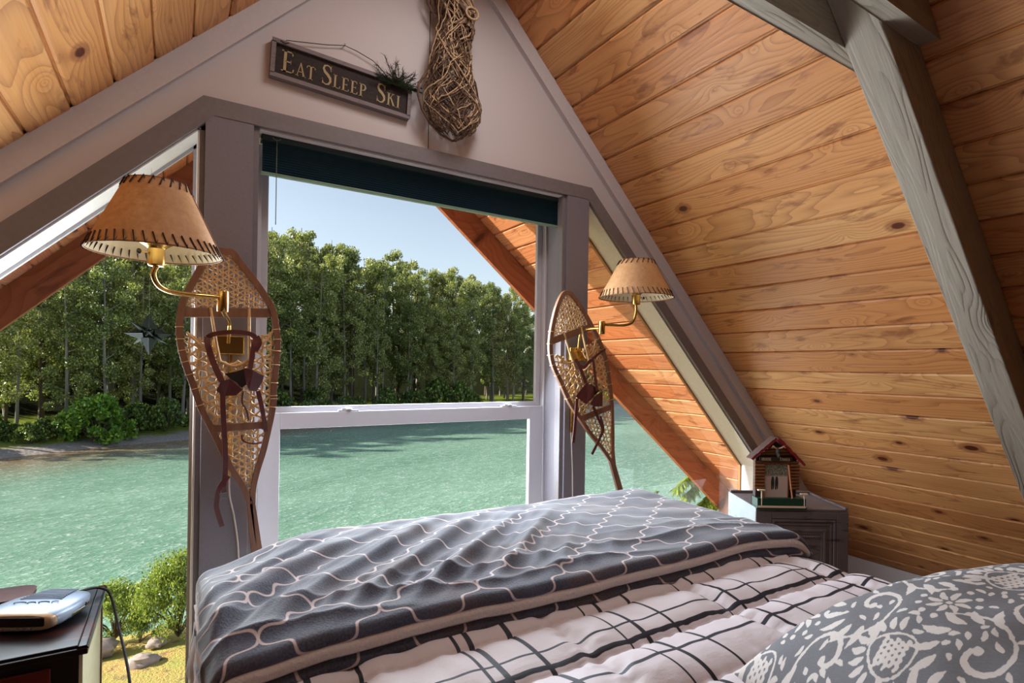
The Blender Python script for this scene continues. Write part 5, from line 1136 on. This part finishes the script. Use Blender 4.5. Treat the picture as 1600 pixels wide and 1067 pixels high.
mb = MB(); cbb(mb, -.006, -.0005, .004, DK, FL+.06, HT_-.001); mb.build('side_panel', m_pale, cbx, bevel=.001)
mb = MB(); cbb(mb, .0, WK, .004, DK-.02, HT_-.0175, HT_-.004); cbb(mb, .0, WK, DK-.0195, DK, HT_-.0175, HT_+.010); cbb(mb, WK-.012, WK+.004, .004, DK, HT_-.003, HT_+.006); mb.build('top', m_dis, cbx, bevel=.002)
mb = MB(); cbb(mb, -.006, .075, .0, .0115, FL+.06, HT_-.018); cbb(mb, WK-.055, WK+.004, .0, .0115, FL+.06, HT_-.018); cbb(mb, .0755, WK-.0555, .0, .0115, HT_-.055, HT_-.018); cbb(mb, .0755, WK-.0555, .0, .0115, FL+.06, FL+.12); mb.build('face_frame', m_dis, cbx, bevel=.002)
dr = MB(); a0, a1, z0, z1 = .078, WK-.058, FL+.123, HT_-.058
cbb(dr, a0, a1, .006, .0112, z0, z1); dr = dr.build('door', m_dis, cbx)
mb = MB()
for s_, y_ in ((0., .000), (.018, .003), (.05, .001), (.062, .0035)):
    w_ = .012
    cbb(mb, a0+s_, a0+s_+w_, y_, .0058, z0+s_, z1-s_); cbb(mb, a1-s_-w_, a1-s_, y_, .0058, z0+s_, z1-s_); cbb(mb, a0+s_+w_, a1-s_-w_, y_, .0058, z0+s_, z0+s_+w_); cbb(mb, a0+s_+w_, a1-s_-w_, y_, .0058, z1-s_-w_, z1-s_)
for i in range(16): mb.blob(CB(a0+.085+i*(a1-a0-.17)/15, .0035, z1-.088), .0042, .0042, .0042, 8)
mb.build('door_moulding', m_dis, dr, bevel=.0012)
mb = MB()
for a_ in (.03, WK-.03):
    for b_ in (.04, DK-.04): cbb(mb, a_-.02, a_+.02, b_-.02, b_+.02, FL, FL+.0598)
mb.build('feet', m_dis, cbx)

# ------------------------------------------------------------------ log cabin photo frame
hp0 = Vector((2.560, -.563, 0)); hp1 = Vector((2.772, -.693, 0)); exh = (hp1-hp0).normalized(); nyh = Vector((exh.y, -exh.x, 0)); ko = (hp1-hp0).length/645
hb = hp0+(hp1-hp0)*.5-nyh*.040
hf = thing('cabin_photo_frame', 'little log cabin picture frame with a moose head standing on the grey cabinet', 'picture frame', (hb.x, hb.y, HT_-.0035))
def HP(px, py, d): q = hb+exh*((px-455)*ko)+nyh*d; return Vector((q.x, q.y, HT_-.0035+(985-py)*ko))
def hbox(mb, x0, x1, y0, y1, d0, d1): return mb.prism([HP(x0, y0, d0), HP(x1, y0, d0), HP(x1, y1, d0), HP(x0, y1, d0)], nyh*(d1-d0))
m_log = beam_mat('varnished_log', srgb(122, 78, 48), 'x'); m_grn = paint('dark_green_porch', srgb(30, 66, 50), .5, .1, 60); m_red = paint('red_roof_edge', srgb(150, 32, 44), .5, .08, 60); m_shg = paint('brown_shingle', srgb(82, 52, 44), .7, .2, 80); m_wp = simple('cream_birch_post', srgb(224, 206, 180), .6); m_photo = None
mb = MB(); mb.prism([HP(150, 940, -.035), HP(700, 940, -.035), HP(700, 330, -.035), HP(420, 90, -.035), HP(150, 330, -.035)], nyh*.030); mb.build('back_board', simple('dark_cabin_wall', srgb(58, 40, 32), .7), hf)
mb = MB(); hbox(mb, 135, 775, 850, 983, -.034, .038); hbox(mb, 128, 782, 965, 983, -.034, .042); mb.build('porch', m_grn, hf, bevel=.0015)
mb = MB(); hbox(mb, 133, 770, 940, 968, .0421, .0428); mb.build('porch_trim', m_wp, hf)
for x0, x1 in ((122, 250), (600, 722)):
    for i in range(8): y_ = 405+i*43; MB().tube([HP(x0, y_+18, .006), HP(x1, y_+18+(x1-600)*.0, .006)], 21*ko, 10).build('log', m_log, hf, smooth=50)
for i, (x0, x1, y_) in enumerate(((300, 560, 190), (250, 620, 228), (195, 670, 268))): MB().tube([HP(x0, y_, .0), HP(x1, y_, .0)], 19*ko, 10).build('gable_log', m_log, hf, smooth=50)
MB().tube([HP(125, 378, .002), HP(715, 378, .002)], 20*ko, 10).build('lintel_log', m_log, hf, smooth=50)
mb = hbox(MB(), 185, 625, 302, 362, .006, .013); mb.build('name_board', simple('dark_name_board', srgb(48, 32, 28), .6), hf, bevel=.0006)
mb = MB()
word(lambda a, b: HP(205+a/ko, 352-b/ko, .0132), 'MOOSE', 0, 0, 42*ko, 38*ko, mb, nyh*.0006)
word(lambda a, b: HP(448+a/ko, 352-b/ko, .0132), 'TIMBER', 0, 0, 42*ko, 36*ko, mb, nyh*.0006); mb.build('name_lettering', simple('cream_lettering', srgb(206, 186, 150), .6), hf)
# picture: snowy clearing, dark trees above, two people seen from afar
n = NT('small_photograph'); p = n.coord(); x_, y_, z_ = n.sep(p); tf = n.noise(p, 160, 4, .8)
cc = n.mix(n.mapr(z_, .158, .168), srgb(196, 176, 168), n.mix(n.mapr(tf, .4, .6), srgb(70, 74, 66), srgb(158, 156, 142))); n.pbr(cc, .25); m_photo = n.m
pic = hbox(MB(), 258, 572, 400, 850, -.002, .002).build('photo', m_photo, hf)
mb = MB(); 
for dx in (375, 428):
    mb.prism([HP(dx-20, 740, .0021), HP(dx-24, 640, .0021), HP(dx-17, 590, .0021), HP(dx-9, 570, .0021), HP(dx+8, 570, .0021), HP(dx+18, 592, .0021), HP(dx+22, 660, .0021), HP(dx+16, 735, .0021), HP(dx+3, 742, .0021), HP(dx, 680, .0021), HP(dx-6, 752, .0021)], nyh*.0003)
mb.build('people_in_photo', simple('photo_figures', srgb(52, 56, 58), .4), pic)
mb = MB(); hbox(mb, 246, 258, 392, 856, -.002, .007); hbox(mb, 572, 584, 392, 856, -.002, .007); hbox(mb, 258, 572, 392, 400, -.002, .007); mb.build('photo_rim', m_log, hf)
MB().tube([HP(572, 408, .012), HP(606, 850, .030)], 10*ko, 8).build('leaning_pole', simple('copper_pole', srgb(196, 132, 100), .4), hf, smooth=50)
for x_ in (188, 758): mb = MB(); mb.tube([HP(x_, 940, .036), HP(x_, 745 if x_ < 400 else 790, .036)], 9*ko, 8); hbox(mb, x_-52, x_+42, (728 if x_ < 400 else 775), (745 if x_ < 400 else 790), .028, .044); mb.build('porch_post', m_wp, hf)
def roofslab(x0, y0, x1, y1):
    a, b = HP(x0, y0, -.04), HP(x1, y1, -.04); d = (b-a).normalized(); nr = d.cross(nyh).normalized(); nr = nr if nr.z > 0 else -nr
    s_ = MB().prism([a, b, b+nr*.008, a+nr*.008], nyh*.062).build('roof', m_red, hf, bevel=.001); mb = MB(); L = (b-a).length
    for i in range(9):
        q = a+d*(L*i/9)+nr*(.0082+.0014*(i % 2)); mb.prism([q, q+d*(L/9*1.02), q+d*(L/9*1.02)+nr*.0028, q+nr*.0034], nyh*.063)
    mb.build('shingles', m_shg, s_)
roofslab(405, 62, 78, 345); roofslab(415, 62, 770, 415)
mh = MB(); m0 = HP(415, 230, .02)
mh.blob(m0, .011, .013, .020, 12, .3, 2); mh.blob(m0-Vector((0, 0, .018))+nyh*.010, .008, .010, .013, 10, .2, 3); mh.build('moose_head', paint('moose_brown_green', srgb(58, 56, 44), .6, .2, 80), hf, smooth=60)
mb = MB(); 
for s_ in (-1, 1):
    for k in range(5): mb.tube([m0+Vector((0, 0, .016))+exh*s_*.004, m0+exh*s_*(.014+.003*k)+Vector((0, 0, .020+.002*k))+nyh*.004, m0+exh*s_*(.020+.004*k)+Vector((0, 0, .034-.006*abs(k-2)+.004*(k % 2)))+nyh*.008], [.0028, .003, .0012], 6)
mb.build('antlers', simple('pale_antler', srgb(206, 176, 158), .6), hf, smooth=60)
